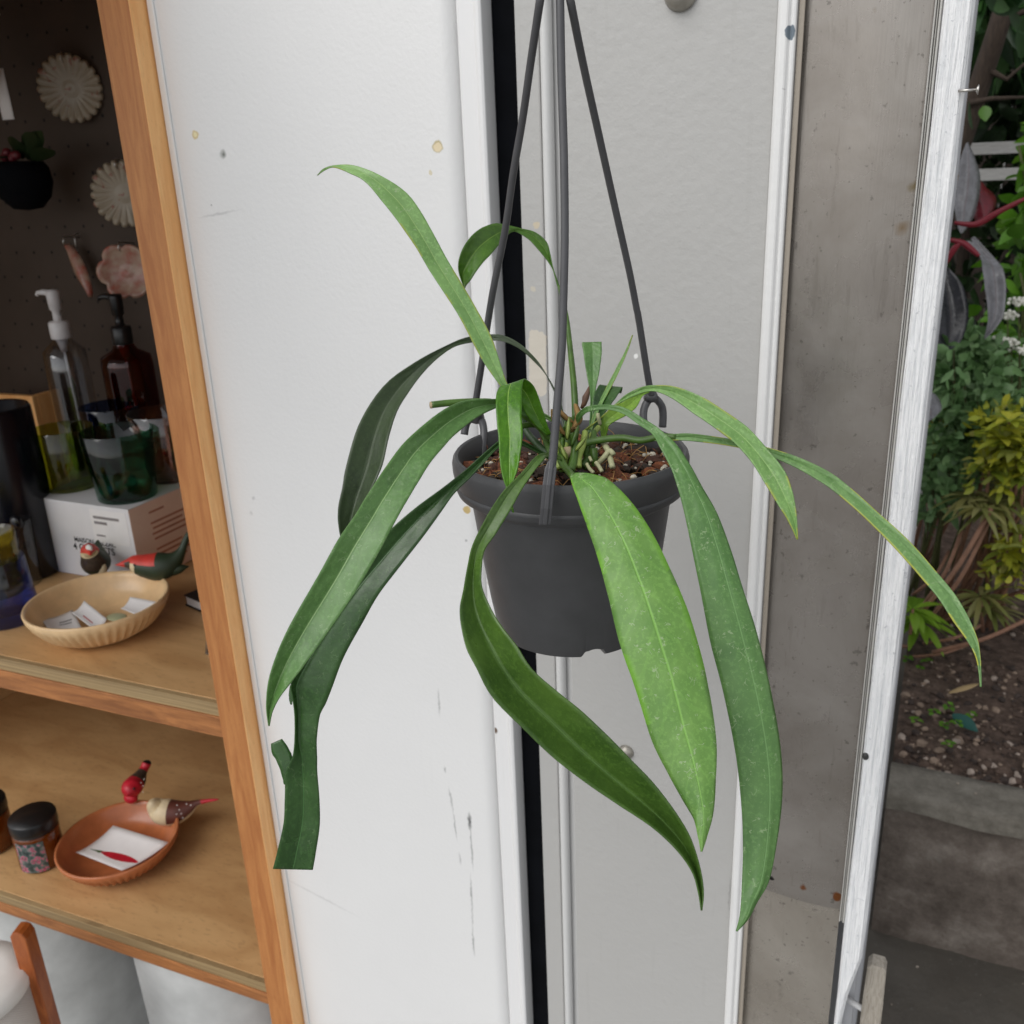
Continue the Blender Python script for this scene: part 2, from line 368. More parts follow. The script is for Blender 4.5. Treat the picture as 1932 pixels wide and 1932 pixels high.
def knob(px, py, r):
    c = PY(px, py, Y0 + .004); mb = MB(); Mx = Matrix.Rotation(math.radians(90), 3, 'X')
    mb.lathe([(r * .02, .9 * r), (r * .45, .86 * r), (r * .8, .62 * r), (r, .25 * r), (r * .95, 0), (r * .55, -.0), (r * .55, -.001)], c, 28, 0, Mx); return mb
knob(1182, 1417, .0085).build('knob', kn, gd); knob(1286, -12, .0135).build('knob', kn, gd)
# right frame strip
fs_ = MB(); a, b = fx(1417) + .0008, fx(1449)
pr_ = [(a, Y0 + .04), (a, Y0 - .004), (a + .003, Y0 - .007), (a + .008, Y0 - .007), (a + .010, Y0 - .004), (b - .004, Y0 - .003), (b - .003, Y0 - .005), (b, Y0 - .004), (b, Y0 + .04)]
extrude(fs_, pr_, ZF, ZT, smooth=False)
fm = painted('chipped white frame paint', (.80, .80, .79, 1), .35, spots=[(PY(1491, 57, Y0 - .005), .004, rgb(110, 122, 132), .2), (PY(1490, 66, Y0 - .005), .004, rgb(110, 122, 132), .2), (PY(1478, 168, Y0 - .005), .002, (.2, .2, .2, 1), .5), (PY(1420, 1160, Y0 - .004), .003, rgb(130, 136, 140), .4), (PY(1404, 1651, Y0 - .005), .002, (.15, .15, .15, 1), .5), (PY(1402, 1725, Y0 - .005), .002, (.2, .2, .2, 1), .5)], orange=100, dirt=.08)
o = fs_.build('frame_strip', fm, origin=(a, Y0, 0)); o.modifiers.new('bevel', 'BEVEL').width = .0008
tag(o, 'thin white frame strip with chipped paint right of the grey door', 'door frame')
# stainless cladding
def stain(x, y, r, c, s=.4): return (PY(x, y, Y0 + .006), r, c, s)
ss = NT('weathered sheet steel'); v = ss.n('NewGeometry').outputs['Position']
cc = ss.mix(ss.ramp(ss.noise(v, 9, 6, .65, .6), [(.35, (0, 0, 0)), (.7, (1, 1, 1))]), (.255, .23, .205, 1), (.35, .325, .30, 1))
cc = ss.mix(ss.math('MULTIPLY', ss.math('GREATER_THAN', ss.noise(v, 170, 4, .6), .66), .5), cc, (.085, .075, .066, 1))
cc = ss.mix(ss.math('MULTIPLY', ss.math('GREATER_THAN', ss.noise(ss.co((26, 26, 3)), 6, 4), .64), .14), cc, (.12, .10, .082, 1))
dist = ss.n('TexNoise'); dist.inputs['Scale'].default_value = 150; ss.l(v, dist.inputs['Vector'])
vv = ss.n('VectorMath'); vv.operation = 'MULTIPLY_ADD'; vv.inputs[1].default_value = (.006,) * 3; ss.l(dist.outputs['Color'], vv.inputs[0]); ss.l(v, vv.inputs[2])
metal = .62
rustm = None
for (p, r, c_, sf) in [stain(1516, 1668, .006, rgb(120, 72, 36), .3), stain(1580, 1690, .006, rgb(120, 72, 36), .3), stain(1457, 1655, .0035, (.01, .01, .01, 1), .2), stain(1560, 1305, .005, rgb(150, 140, 120), .4),
                        stain(1725, 352, .006, rgb(110, 96, 62), .8), stain(1663, 428, .003, rgb(130, 76, 40), .6), stain(1700, 430, .007, rgb(118, 96, 66), .9), stain(1585, 213, .0035, (.04, .03, .03, 1), .5), stain(1652, 20, .004, rgb(90, 70, 36), .7), stain(1648, 40, .003, rgb(90, 70, 36), .7)]:
    d = ss.n('VectorMath'); d.operation = 'DISTANCE'; ss.l(vv.outputs[0], d.inputs[0]); d.inputs[1].default_value = p - Vector((0, 0, 0)) + Vector((.003,) * 3)
    mr = ss.n('MapRange'); mr.inputs[1].default_value = r; mr.inputs[2].default_value = r * (1 - sf); ss.l(d.outputs[1], mr.inputs[0])
    cc = ss.mix(mr.outputs[0], cc, c_)
ss.set(Base_Color=cc, Metallic=metal, Roughness=ss.ramp(ss.noise(v, 25, 5), [(.3, (.22,) * 3), (.7, (.34,) * 3)]))
ss.bump(ss.math('ADD', ss.noise(ss.co((160, 160, 6)), 4, 3), ss.math('MULTIPLY', ss.noise(v, 6, 2), 3)), .12, .002)
mp = thing('metal_cladding', (fx(1560), Y0, 0), 'weathered brown grey sheet metal strip beside the white board', 'metal panel')
a, b = fx(1449) + .0008, fx(1677)
zs = (PY(1449, 1683, Y0).z + PY(1585, 1724, Y0).z) / 2
def sheet(z0, z1, y):
    mb = MB(); pr = [(a, y - .006)]
    for k in range(7): q = k / 6 * math.pi / 2; pr.append((a + .012 * (1 - math.cos(q)) , y - .006 + .012 * math.sin(q)))
    pr = [(a + .018 * k / 8, y + .003 - .002 * math.sin(k / 8 * math.pi / 2)) for k in range(9)]
    xr = fx(1663); pr += [(a + .018 + (xr - a - .018) * k / 12, y + .001 - .0035 * math.sin(math.pi * k / 12)) for k in range(1, 13)]
    return extrude(mb, pr[::-1], z0, z1)
sheet(zs, ZT, Y0 + .004).build('upper_sheet', ss.m, mp)
lowm = ss.m.copy(); lowm.name = 'lighter sheet steel'  # lower sheet gets lighter colours than the upper one
for nd in lowm.node_tree.nodes:
    if nd.type == 'VALTORGB' and False: pass
    if nd.type == 'MIX' and abs(nd.inputs[6].default_value[0] - .255) < .002: nd.inputs[6].default_value = (.36, .325, .28, 1); nd.inputs[7].default_value = (.47, .435, .385, 1)
sheet(ZF, zs + .02, Y0 + .0062).build('lower_sheet', lowm, mp)
mb = MB(); mb.box((a, Y0 - .0005, ZF), (fx(1460), Y0 + .0012, ZT)); mb.build('sealant_strip', painted('tan sealant', (.36, .315, .26, 1), .5, dirt=.1), mp, bevel=.0006)
mb = MB(); xr = fx(1663)
for (p0, p1, h) in ((0, .3, .004), (.32, .55, .0025), (.57, 1, .0045)):
    w_ = b - xr; bead(mb, xr + w_ * p0, xr + w_ * p1, Y0 + .004, h + .002, zs - .01, ZT, 6)
mb.build('edge_channel', painted('aluminium edge', (.56, .55, .52, 1), .3, dirt=.1, orange=60), mp)
# rough white board
bm_ = NT('rough whitewashed board'); v = bm_.co()
g1 = bm_.noise(bm_.co((200, 200, 7)), 3.0, 5, .6, .2); g2 = bm_.noise(v, 160, 4, .7)
bc = bm_.mix(bm_.ramp(g1, [(.30, (0, 0, 0)), (.55, (1, 1, 1))]), (.64, .66, .68, 1), (.92, .925, .93, 1))
bc = bm_.mix(bm_.math('MULTIPLY', bm_.math('GREATER_THAN', g2, .64), .5), bc, (.45, .47, .5, 1))
bm_.set(Base_Color=bc, Roughness=.75); bm_.bump(bm_.math('ADD', g1, bm_.math('MULTIPLY', g2, .35)), .8, .003)
bd = thing('white_board', (fx(1700), Y0, 0), 'rough sawn whitewashed board end beside the garden', 'board')
xl, xrr = fx(1677, Y0 - .006), fx(1726, Y0 - .006)
zb = PY(1630, 1905, Y0 - .006).z
mb = MB(); nz = 60
pf = [(xl, Y0 + .05), (xl, Y0 - .003), (xl + .002, Y0 - .006), (xrr - .003, Y0 - .006), (xrr, Y0 - .002), (xrr, Y0 + .05)]
rows = []
for k in range(nz + 1):
    z = ZF + (ZT - ZF) * k / nz; row = []
    t = max(0, min(1, (zb + .035 - z) / .04)); t = t * t * (3 - 2 * t)
    for (x, y) in pf:
        if x > xl + .01: x -= .014 * t
        row.append(Vector((x + (R.random() - .5) * .0008, y, z)))
    rows.append(row)
mb.grid(rows, smooth=False); mb.build('plank', bm_.m, bd, bevel=.0008)
sc = PY(1809, 172, Y0 - .006)
mb = MB(); mb.tube([sc + Vector((-.0005, -.0022, 0)), sc + Vector((.0115, -.0022, 0))], .0011, 8); mb.tube([sc + Vector((.0112, -.0022, 0)), sc + Vector((.0124, -.0022, .0))], [.0011, .0032], 12); mb.tube([sc + Vector((.0124, -.0022, 0)), sc + Vector((.0132, -.0022, 0))], [.0036, .0032], 12)
mb.build('screw', M['steel'], bd)
mb = MB(); c_ = PY(1633, 1427, Y0 - .006); mb.ball(c_, (.003, .0022, .004), 0); mb.build('nail_head', simple('dark iron', (.03, .03, .03, 1), .5), bd)
PX0_ = fx(427)
# building body behind the facade, plus an added unseen canopy that darkens the shelf bay
mb = MB(); mb.box((-3.2, Y0 - .80, 1.87), (PX0_ - .03, Y0 - .05, 1.94)); mb.box((-3.2, Y0 + .70, ZF), (fx(1726) - .004, Y0 + .74, ZT + .2)); mb.box((fx(1726) - .034, Y0 + .055, ZF), (fx(1726) - .004, Y0 + .698, ZT)); mb.box((-3.2, Y0 - .0, ZT + .002), (fx(1726) - .004, Y0 + .698, ZT + .2))
mb.box((-3.2, Y0 + .004, ZF), (-2.02, Y0 + .1, ZT)); mb.box((fx(427), Y0 + .062, ZF), (fx(1677), Y0 + .075, ZT))
o = mb.build('shop_building', M['grey_wall'], origin=(-1.5, Y0 + .6, 0)); tag(o, 'pale plaster shop building carrying the grey and white facade', 'building')

# ------------------------------------------------------------------ display shelf
PX0 = fx(427); YP = .785
su = thing('display_shelf', (PX0, YP, 0), 'pine framed display shelf with plywood boards and dark pegboard back', 'shelf')
yaw = math.radians(3)
RL = Matrix.Rotation(yaw, 4, 'Z'); TL = Matrix.Translation((PX0, YP, 0)) @ RL     # local: x left is negative, y into the shelf
def lbox(mb, a, b, mi=0): return mb.box(a, b, mi, TL)
PW = .042
lbox(MB(), (-PW, 0, ZF), (-.0014, .06, 1.96)).build('post', M['post_wood'], su, bevel=.0015)
lbox(MB(), (-.0012, -.0003, ZF), (0, .030, 1.96)).build('post_lit_side', M['pale_pine'], su, bevel=.0012)  # thin plate whose paler wood stands for light on the post's side
SD, SX = .62, -1.15
Z1, Z2 = .859, .373
def shelf(z, th, edge):
    mb = MB(); lbox(mb, (SX, .012, z - edge), (-PW - .0006, SD, z)); o = mb.build('shelf_board', [M['ply']], su, bevel=.001)
    mb = MB(); lbox(mb, (SX, .004, z - edge), (-PW - .0008, .0115, z - .0006)); e = mb.build('ply_edge', M['ply_edge'], o)
    mb = MB(); lbox(mb, (SX, .002, z - th), (-PW - .0008, .03, z - edge - .0006)); e = mb.build('lipping', M['lipping'], o, bevel=.001)
shelf(Z1, .052, .020); shelf(Z2, .040, .018)
# pegboard with real holes drawn as recessed dark discs in the sheet
mb = MB(); lbox(mb, (SX, SD, Z1 - .01), (-.001, SD + .006, 1.96)); pegm = NT('pegboard')
v = pegm.n('TexCoord').outputs['Object']; rot = pegm.n('Mapping'); rot.inputs['Rotation'].default_value = (0, 0, -yaw); pegm.l(v, rot.inputs[0])
sp = pegm.n('SeparateXYZ'); pegm.l(rot.outputs[0], sp.inputs[0])
px_ = pegm.math('SUBTRACT', pegm.math('PINGPONG', sp.outputs[0], 0.0244), 0.0244); pz_ = pegm.math('SUBTRACT', pegm.math('PINGPONG', sp.outputs[2], 0.0244), 0.0244)
hole = pegm.math('LESS_THAN', pegm.math('SQRT', pegm.math('ADD', pegm.math('MULTIPLY', px_, px_), pegm.math('MULTIPLY', pz_, pz_))), .0030)
bc = pegm.ramp(pegm.noise(pegm.co(), 8, 4), [(.3, (.058, .041, .030, 1)), (.7, (.074, .053, .040, 1))])
pegm.set(Base_Color=pegm.mix(hole, bc, (.004, .003, .003, 1)), Roughness=.75); pegm.bump(pegm.math('SUBTRACT', 1, hole), .8, .003)
mb.build('pegboard', pegm.m, su)
lbox(MB(), (SX, .0, 1.80), (-PW - .001, .02, 2.69)).build('shade_board', M['ply'], su)  # unseen board added to keep sky light out of the shelf
lbox(MB(), (SX, .021, 1.9402), (-PW - .001, SD, 1.96)).build('top_board', M['ply'], su)
lbox(MB(), (SX - .04, 0, ZF), (SX - .0006, SD, 1.96)).build('side_board', M['ply'], su)
mb = MB(); lbox(mb, (-.022, .062, Z2 - .05), (-.001, SD - .001, 1.94)); mb.build('side_board', simple('brown side panel', rgb(150, 96, 56), .6, .1), su)
mb = MB(); lbox(mb, (SX, SD, ZF), (-.001, SD + .006, Z1 - .012)); mb.build('back_panel', simple('brown back panel', (.20, .15, .10, 1), .6), su)
mb = MB(); mb.box((SX, .40, ZF), (-.03, .406, Z2 - .045), 0, TL); mb.build('kick_panel', simple('white kick board', (.74, .74, .77, 1), .6, .05), su)

def L(x, y, z): return TL @ Vector((x, y, z))

# ------------------------------------------------------------------ hanging pot
RC = P(1075, 850, .63); RR = .0805
pot_t = thing('hanging_pot', RC + Vector((0, 0, -.1314)), 'charcoal plastic hanging pot on three straps, holding a long leaved plant', 'plant pot')
prof = [(.0600, -.060), (.0668, -.040), (.0700, -.026), (.0728, -.016), (.0738, -.010), (.0748, -.003), (.0765, .0005), (.0785, .0010), (.0800, -.001), (.0807, -.004), (.0806, -.009), (.0796, -.015), (.0785, -.0185), (.0792, -.0198), (.0792, -.0212), (.0780, -0.0244), (.0735, -.0235), (.0718, -.027),
        (.0716, -.0275), (.0710, -.0290), (.0694, -.0302), (.0688, -.0325), (.0640, -.070), (.0590, -.105), (.0556, -.125), (.0541, -.1297), (.0510, -.1314), (.0455, -.1314), (.0445, -.127), (.0, -.127)]
mb = MB(); seg = 264
notches = [math.radians(a) for a in (-53, 37, 127, 217)]
def nz_(a, z):
    return 1
rows = []
for (r, z) in prof:
    row = []
    for k in range(seg):
        a = 2 * math.pi * k / seg; zz = z
        if z < -.124:
            for q in notches:
                d = abs((a - q + math.pi) % (2 * math.pi) - math.pi)
                if d < .16: zz = max(z, -.1314 + .0075 * math.sqrt(max(0, 1 - (d / .16) ** 2)))
        row.append(RC + Vector((r * math.cos(a), r * math.sin(a), zz)))
    rows.append(row)
mb.grid(rows, closed=True); o = mb.build('pot_body', M['pot'], pot_t); o.data.set_sharp_from_angle(angle=math.radians(38))

def dpt_line(pts, d0, d1):
    y0, y1 = pts[0][1], pts[-1][1]
    return [P(x, y, d0 + (d1 - d0) * (y - y0) / (y1 - y0)) for x, y in pts]
HT = RC + Vector((0, 0, .42)); hx, hy, hd = proj(HT)
straps = {
 'back left': ([(1019, 0), (1010, 60), (1001, 120), (986, 225), (968, 330), (953, 435), (929, 555), (908, 692), (899, 750), (897, 775)], .495, .672),
 'front': ([(1056.5, 0), (1059.5, 150), (1064, 300), (1065.5, 450), (1062.5, 580), (1060, 655), (1052, 755), (1044, 855), (1040, 885)], .495, .5465),
 'back right': ([(1076, 0), (1100, 120), (1130, 255), (1160, 390), (1187, 510), (1201, 582), (1205, 602), (1223, 715), (1229, 745)], .495, .682)}
for nm, (pp, d0, d1) in straps.items():
    pts = cr(pp, 40); pts = [Vector(q) for q in dpt_line(pts, d0, d1)]
    first = pts[0]; top = [HT + (first - HT) * t + (pts[0] - pts[4]).normalized() * 0 for t in (0, .35, .7)]
    top = [HT.lerp(first, t) for t in (.02, .35, .7)]
    rad = [.0021, .0022, .0023] + [.00235 + .0003 * (k / 39) ** 3 for k in range(40)]
    mb = MB(); mb.tube(top + pts, rad, 12)
    st = mb.build('strap', M['strap'], pot_t)
    b = pts[-1]
    mb = MB()
    if nm == 'front':
        for (w, th, off) in ((11.5, .0022, 0), (4.5, .0022, -.0014)):
            rows = []
            path = [(1041, 866, 5, .545), (1040, 876, 9, .5445), (1039, 884, 12.5, .5440), (1035, 915, 12.5, .5440), (1031, 960, 13, .5475), (1028, 990, 13, .5515)]
            for (x, y, ww, d) in path:
                ww = min(ww, w); d += off
                rows.append([P(x - ww, y, d), P(x + ww, y, d), P(x + ww, y + .5, d + th), P(x - ww, y + .5, d + th)])
            mb.grid(rows, closed=True, smooth=False)
            n = len(mb.v); mb.f += [[n - 4, n - 3, n - 2, n - 1]]; mb.mi += [0]; mb.sm += [False]; mb.uv += [[(0, 0)] * 4]
        c = mb.build('clip', M['strap'], st, bevel=.0006)
    else:
        sx = 1 if nm == 'back right' else -1
        if nm == 'back right':
            loop = [(1217, 812, .683), (1214, 790, .684), (1215, 772, .685), (1222, 757, .686), (1232, 750, .687), (1242, 757, .689), (1249, 768, .692), (1251, 785, .694), (1250, 806, .696)]
            loop2 = [(1229, 735, .683), (1229, 745, .684), (1228, 752, .686)]
        else:
            loop = [(876, 820, .690), (880, 800, .689), (890, 788, .687), (903, 788, .684), (910, 797, .680), (913, 815, .676), (912, 840, .675), (910, 862, .675)]
            loop2 = [(898, 765, .675), (899, 778, .679), (900, 790, .684)]
        mb.tube([P(*q) for q in cr(loop, 30)], .0029, 10); mb.tube([P(*q) for q in loop2], [.0027, .0048, .0058], 10)
        c = mb.build('clip', M['strap'], st)
mb = MB(); mb.ball(HT, (.006, .006, .008)); mb.tube([HT + Vector((0.012 * math.sin(a) - 0, 0, .02 + .014 - .014 * math.cos(a))) for a in [k * .35 for k in range(15)]], .002, 10); mb.build('hook', M['strap'], pot_t)

# potting mix: one uneven sheet plus bark chips, perlite and fibre
mixm = NT('potting mix'); v = mixm.co()
mc = mixm.ramp(mixm.noise(v, 140, 5, .7), [(.32, (.006, .005, .004)), (.5, (.022, .014, .009)), (.62, (.06, .028, .014)), (.72, (.10, .10, .03))])
mixm.set(Base_Color=mc, Roughness=.85); mixm.bump(mixm.noise(v, 260, 5, .7), 1, .004)
mb = MB(); rows = []
for i in range(26):
    r = .0724 * i / 25; row = []
    for k in range(72):
        a = 2 * math.pi * k / 72; x, y = r * math.cos(a), r * math.sin(a)
        h = .004 * noise.noise(Vector((x, y, 0)) * 70) + .003 * noise.noise(Vector((x, y, 3)) * 190)
        row.append(RC + Vector((x, y, -.016 + h)))
    rows.append(row)
mb.grid(rows, closed=True); mix = mb.build('potting_mix', mixm.m, pot_t)
rr = random.Random(5)
def chunk(mb, c, s3, mi, rnd):
    """an irregular broken piece"""
    Rm = Matrix.Rotation(rnd.random() * 6, 3, 'Z') @ Matrix.Rotation((rnd.random() - .5) * 1.4, 3, 'X')
    t = MB(); t.ball((0, 0, 0), s3, mi, 7, 4, .55, rnd)
    mb.add([Rm @ p + Vector(c) for p in t.v], t.f, mi)
mb = MB()
for i in range(620):
    a = rr.random() * 6.283; r = .0705 * math.sqrt(rr.random()); x, y = r * math.cos(a), r * math.sin(a)
    q = rr.random(); c = RC + Vector((x, y, -.013 + rr.random() * .003))
    if q < .42: s_ = .002 + rr.random() * .0035; chunk(mb, c, (s_ * 1.5, s_, s_ * .55), rr.choice((0, 1, 1, 2, 2, 2, 2)), rr)
    elif q < .53: s_ = .0009 + rr.random() * .0013; chunk(mb, c + Vector((0, 0, .002)), (s_, s_ * .8, s_ * .8), 3, rr)
    else:
        d = Vector((rr.random() - .5, rr.random() - .5, (rr.random() - .3) * .5)).normalized() * (.006 + rr.random() * .01)
        mb.tube([c, c + d * .5 + Vector((0, 0, .0015)), c + d], .00028, 4, rr.choice((0, 4, 4)))
for (px, py, s_) in ((1263, 868, .0065), (1090 + 155, 850, .004), (946, 884, .0065), (962, 872, .006), (1226, 891, .0045), (1180, 905, .0045), (955, 890, .005), (1252, 880, .0055), (1040, 905, .004), (1172, 868, .006), (1200, 858, .004)):
    c = PZ(px, py, RC.z - .012); chunk(mb, c, (s_ * 1.5, s_, s_ * .7), 0 if s_ > .0041 else 2, rr)
for (px, py, s_) in ((1095, 868, .0022), (1232, 858, .0024), (1275 - 20, 857, .0022), (1020, 872, .0026), (1228, 832, .002), (1252, 905 - 20, .0022), (1258, 850, .002), (1180, 840, .0018), (1207, 815, .002), (1195, 900, .002)):
    chunk(mb, PZ(px, py, RC.z - .008), (s_, s_, s_ * .9), 3, rr)
fibm = wood('coir bark', rgb(150, 84, 46, .8), rgb(72, 38, 20, .8), (300, 300, 30), .8, rings=2)
o = mb.build('bark_and_perlite', [fibm, simple('red brown bark', rgb(78, 46, 32, .8), .8, .3, 200), simple('dark bark', rgb(48, 36, 26), .8, .4, 200), simple('perlite', rgb(186, 180, 164), .7, .15, 200), simple('dry fibre', rgb(170, 130, 78), .8)], mix)
o['kind'] = 'stuff'

# ------------------------------------------------------------------ the plant
plant = thing('hanging_plant', RC + Vector((0, 0, -.012)), 'potted plant with long strap shaped green leaves arching over the charcoal pot', 'plant')
def leaf(rows, depths, e, mat, label=None, m=None, n=64, wave=.0008, nx=13, seed=0, th=.0007, nick=0, build=True):
    """rows: left and right edge of the blade along its length; depths: distance along it; e: edge offset in depth (fold)"""
    k = len(rows)
    def samp(a, i):
        if not isinstance(a, (list, tuple)): return a
        t = i / (k - 1) * (len(a) - 1); j = min(int(t), len(a) - 2); return a[j] + (a[j + 1] - a[j]) * (t - j)
    full = [list(r[:4]) + [samp(depths, i), samp(e, i), samp(.5 if m is None else m, i)] for i, r in enumerate(rows)]
    out = []; uvs = []; acc = 0
    for i, (lx, ly, rx, ry, d, ee, mm) in enumerate(cr(full, n)):
        t = i / (n - 1); row = []; ur = []
        w = math.hypot(rx - lx, ry - ly)
        j1 = (noise.noise(Vector((t * 9, seed, 0))) * 1.2 + noise.noise(Vector((t * 26, seed, 5))) * .5) * min(1, w / 30)
        j2 = (noise.noise(Vector((t * 9, seed, 9))) * 1.2 + noise.noise(Vector((t * 26, seed, 15))) * .5) * min(1, w / 30)
        if nick: j2 -= abs(max(0, noise.noise(Vector((t * 40, seed, 3))) - .15)) * nick
        ux, uy = ((rx - lx) / w, (ry - ly) / w) if w > 1e-6 else (1, 0)
        lx += ux * -j1; ly += uy * -j1; rx += ux * j2; ry += uy * j2
        for c in range(nx):
            s = c / (nx - 1) * 2 - 1
            f = (mm * (1 + s)) if s < 0 else (mm + (1 - mm) * s)
            q = abs(s) ** 1.25
            wv = wave * abs(s) * noise.noise(Vector((t * 7, s * 1.3, seed * 7.1)))
            groove = .0006 * math.exp(-(s / .10) ** 2) * min(1, w / 40)
            row.append(P(lx + (rx - lx) * f, ly + (ry - ly) * f, d + ee * q * min(1, w / 60 + .2) + wv * min(1, w / 40) + groove)); ur.append((c / (nx - 1), t))
        out.append(row); uvs.append(ur)
    mb = MB(); mb.grid(out, 0, uvs)
    if not build: return mb
    return mb.build('leaf', mat, plant, label, solid=th)
def stalk(pts, rad, mat, name='petiole', n=24, seg=10, label=None):
    mb = MB(); q = cr([list(p) for p in pts], n); rs = rad if isinstance(rad, (list, tuple)) else [rad] * 2
    r = [rs[0] + (rs[1] - rs[0]) * i / (n - 1) for i in range(n)]
    mb.tube([P(*a) for a in q], r, seg); return mb.build(name, mat, plant, label)
G = dict(
 light=leaf_mat('light sage leaf', rgb(128, 166, 98, 1.12), rgb(110, 150, 84, 1.0), .36, rgb(160, 190, 120, 1.16), .7, edge=rgb(170, 175, 60)),
 sage=leaf_mat('sage leaf', rgb(92, 130, 70, 1.1), rgb(78, 116, 58, 1.0), .32, rgb(150, 182, 120, 1.16), .3),
 wide=leaf_mat('broad yellow green leaf', rgb(112, 152, 74, 1.1), rgb(94, 138, 62, 1.0), .44, rgb(130, 180, 84, 1.16), .75, vein=.3, edge=rgb(120, 180, 50, 1.16)),
 blue=leaf_mat('blue green leaf', rgb(96, 134, 74, 1.12), rgb(80, 120, 62, 1.05), .38, rgb(112, 152, 92, 1.16), .6),
 olive=leaf_mat('olive underside leaf', rgb(76, 106, 42, 1.1), rgb(58, 88, 32, 1.0), .32, rgb(84, 116, 56, 1.1), .0, trans=.15),
 dark=leaf_mat('deep green leaf', rgb(54, 88, 40, 1.05), rgb(42, 74, 32, 0.95), .30, rgb(70, 112, 60, 1.01), .12, trans=.1),
 shade=leaf_mat('grey green underside leaf', rgb(60, 78, 46, 0.85), rgb(48, 64, 38, 0.8), .42, rgb(84, 98, 72, 0.87), .0, trans=.06),
 fresh=leaf_mat('fresh glossy leaf', rgb(86, 136, 30, 1.16), rgb(66, 116, 24, 1.01), .28, rgb(160, 196, 96, 1.23), .0, trans=.25),
 back=leaf_mat('mid green leaf', rgb(80, 118, 40, 1.13), rgb(62, 100, 32, 1.01), .36, rgb(130, 164, 74, 1.16), .0, trans=.25),
 pale=leaf_mat('pale lime leaf', rgb(140, 176, 66, 1.23), rgb(116, 156, 56, 1.16), .36, rgb(170, 200, 100, 1.23), .0, trans=.35),
 thin=leaf_mat('long narrow leaf', rgb(116, 152, 92, 1.1), rgb(96, 134, 76, 1.0), .42, rgb(60, 100, 48, 1.16), .5, edge=rgb(196, 190, 50)))
stem_m = simple('green stem', rgb(84, 120, 46, .7), .42, .25, 90)
stem_d = simple('deep green stem', rgb(56, 86, 44, .65), .45, .25, 90)
leaf([(1050, 800, 1056, 796), (1000, 775, 1008, 768), (960, 745, 972, 738), (944, 728, 956, 722), (906, 672, 929, 640), (861, 588, 890, 568), (815, 518, 848, 496), (777, 455, 812, 430), (731, 392, 770, 367), (689, 343, 718, 331), (660, 327, 672, 313), (630, 315.5, 640, 311.5), (613, 321, 612, 317), (599, 331, 599, 330)],
     [.615, .605, .60, .595, .59, .60, .62], -.0015, G['light'], 'long pale green leaf rising to the upper left with a curled yellowish tip', seed=1)
leaf([(1053, 545, 1057, 546), (1043, 505, 1048, 520), (1038, 480, 1037, 498), (1031, 456, 1013, 468), (1010, 438, 995, 450), (983, 430.5, 971, 437), (955, 425, 955, 445), (932, 421.5, 941, 462), (905, 432, 925, 481), (881, 456, 905, 503), (868, 483, 888, 527), (865, 510, 880, 538), (876, 543, 877, 544)],
     [.70, .705, .705, .69, .68, .69], [-.001, -.004, .002, -.006, -.006], G['back'], 'short leaf looped over behind the left strap', seed=2)
stalk([(1055, 540, .70), (1062, 570, .69), (1069, 600, .682), (1076, 660, .67), (1083, 730, .655), (1086, 790, .648)], [.0013, .0026], stem_m)
leaf([(1062, 810, 1068, 812), (1055, 765, 1060, 768), (1043, 733, 1047, 736), (1027, 701, 1031, 708), (1009, 675, 1012, 686), (982, 649, 982, 659), (951, 633, 951, 645), (922, 631, 923, 643), (878, 637, 879, 648), (836, 655, 848, 659), (780, 685, 806, 694), (728, 723, 772, 738), (690, 775, 749, 776), (668, 825, 733, 825), (651, 888, 722, 875), (647, 916, 707, 912), (638, 960, 690, 950), (640, 1000, 668, 1010), (650, 1040, 652, 1040)],
     [.645, .66, .69, .71, .70, .69, .67, .66, .655], [.001, .001, -.003, -.007, -.007], G['shade'], 'dark grey green leaf arching to the left behind the pale ones', seed=3, m=.58)
leaf([(1030, 800, 1034, 806), (990, 768, 990, 784), (945, 752, 943, 771), (936, 752.5, 934, 771), (885, 754.5, 900, 787), (845, 769, 859, 820), (805, 797, 834, 846), (763, 835, 811, 873), (728, 881, 787, 912), (693, 933, 763, 953), (670, 972, 742, 990), (640, 1016, 714, 1044), (598, 1091, 674, 1111), (553, 1168, 620, 1190), (522, 1235, 578, 1250), (508, 1280, 552, 1284), (503, 1315, 530, 1312), (503, 1340, 514, 1342), (507, 1369, 508, 1370)],
     [.605, .585, .56, .54, .525, .515, .51, .51, .515], -.005, G['sage'], 'long sage green leaf sweeping down to the lower left', m=[.5, .5, .44, .42, .42, .5], seed=4)
t5 = [(1040, 862, 1041, 870), (995, 836, 998, 846), (960, 822, 962, 834), (936, 836, 938, 847), (901, 866, 906, 881), (873, 891, 886, 902), (833, 922, 857, 931), (787, 956, 833, 964), (735, 1001, 798, 1013), (690, 1050, 752, 1072), (640, 1118, 712, 1125), (595, 1190, 680, 1182), (565, 1250, 647, 1243), (549, 1290, 627, 1296), (552, 1318, 615, 1326), (556, 1345, 603, 1352), (556, 1396, 597.5, 1396), (552, 1428, 598, 1430), (539, 1455, 598, 1455), (537, 1508, 602, 1508), (535, 1553, 603, 1557), (525, 1599, 596, 1608), (515, 1639, 590, 1641)]
lm = leaf(t5, [.595, .57, .565, .56, .56, .565, .57, .575, .58, .585], -.004, None, m=[.5, .5, .5, .5, .5, .45, .45, .35, .2, .12, .12, .15, .55, .55, .5, .5], n=110, seed=5, build=False)
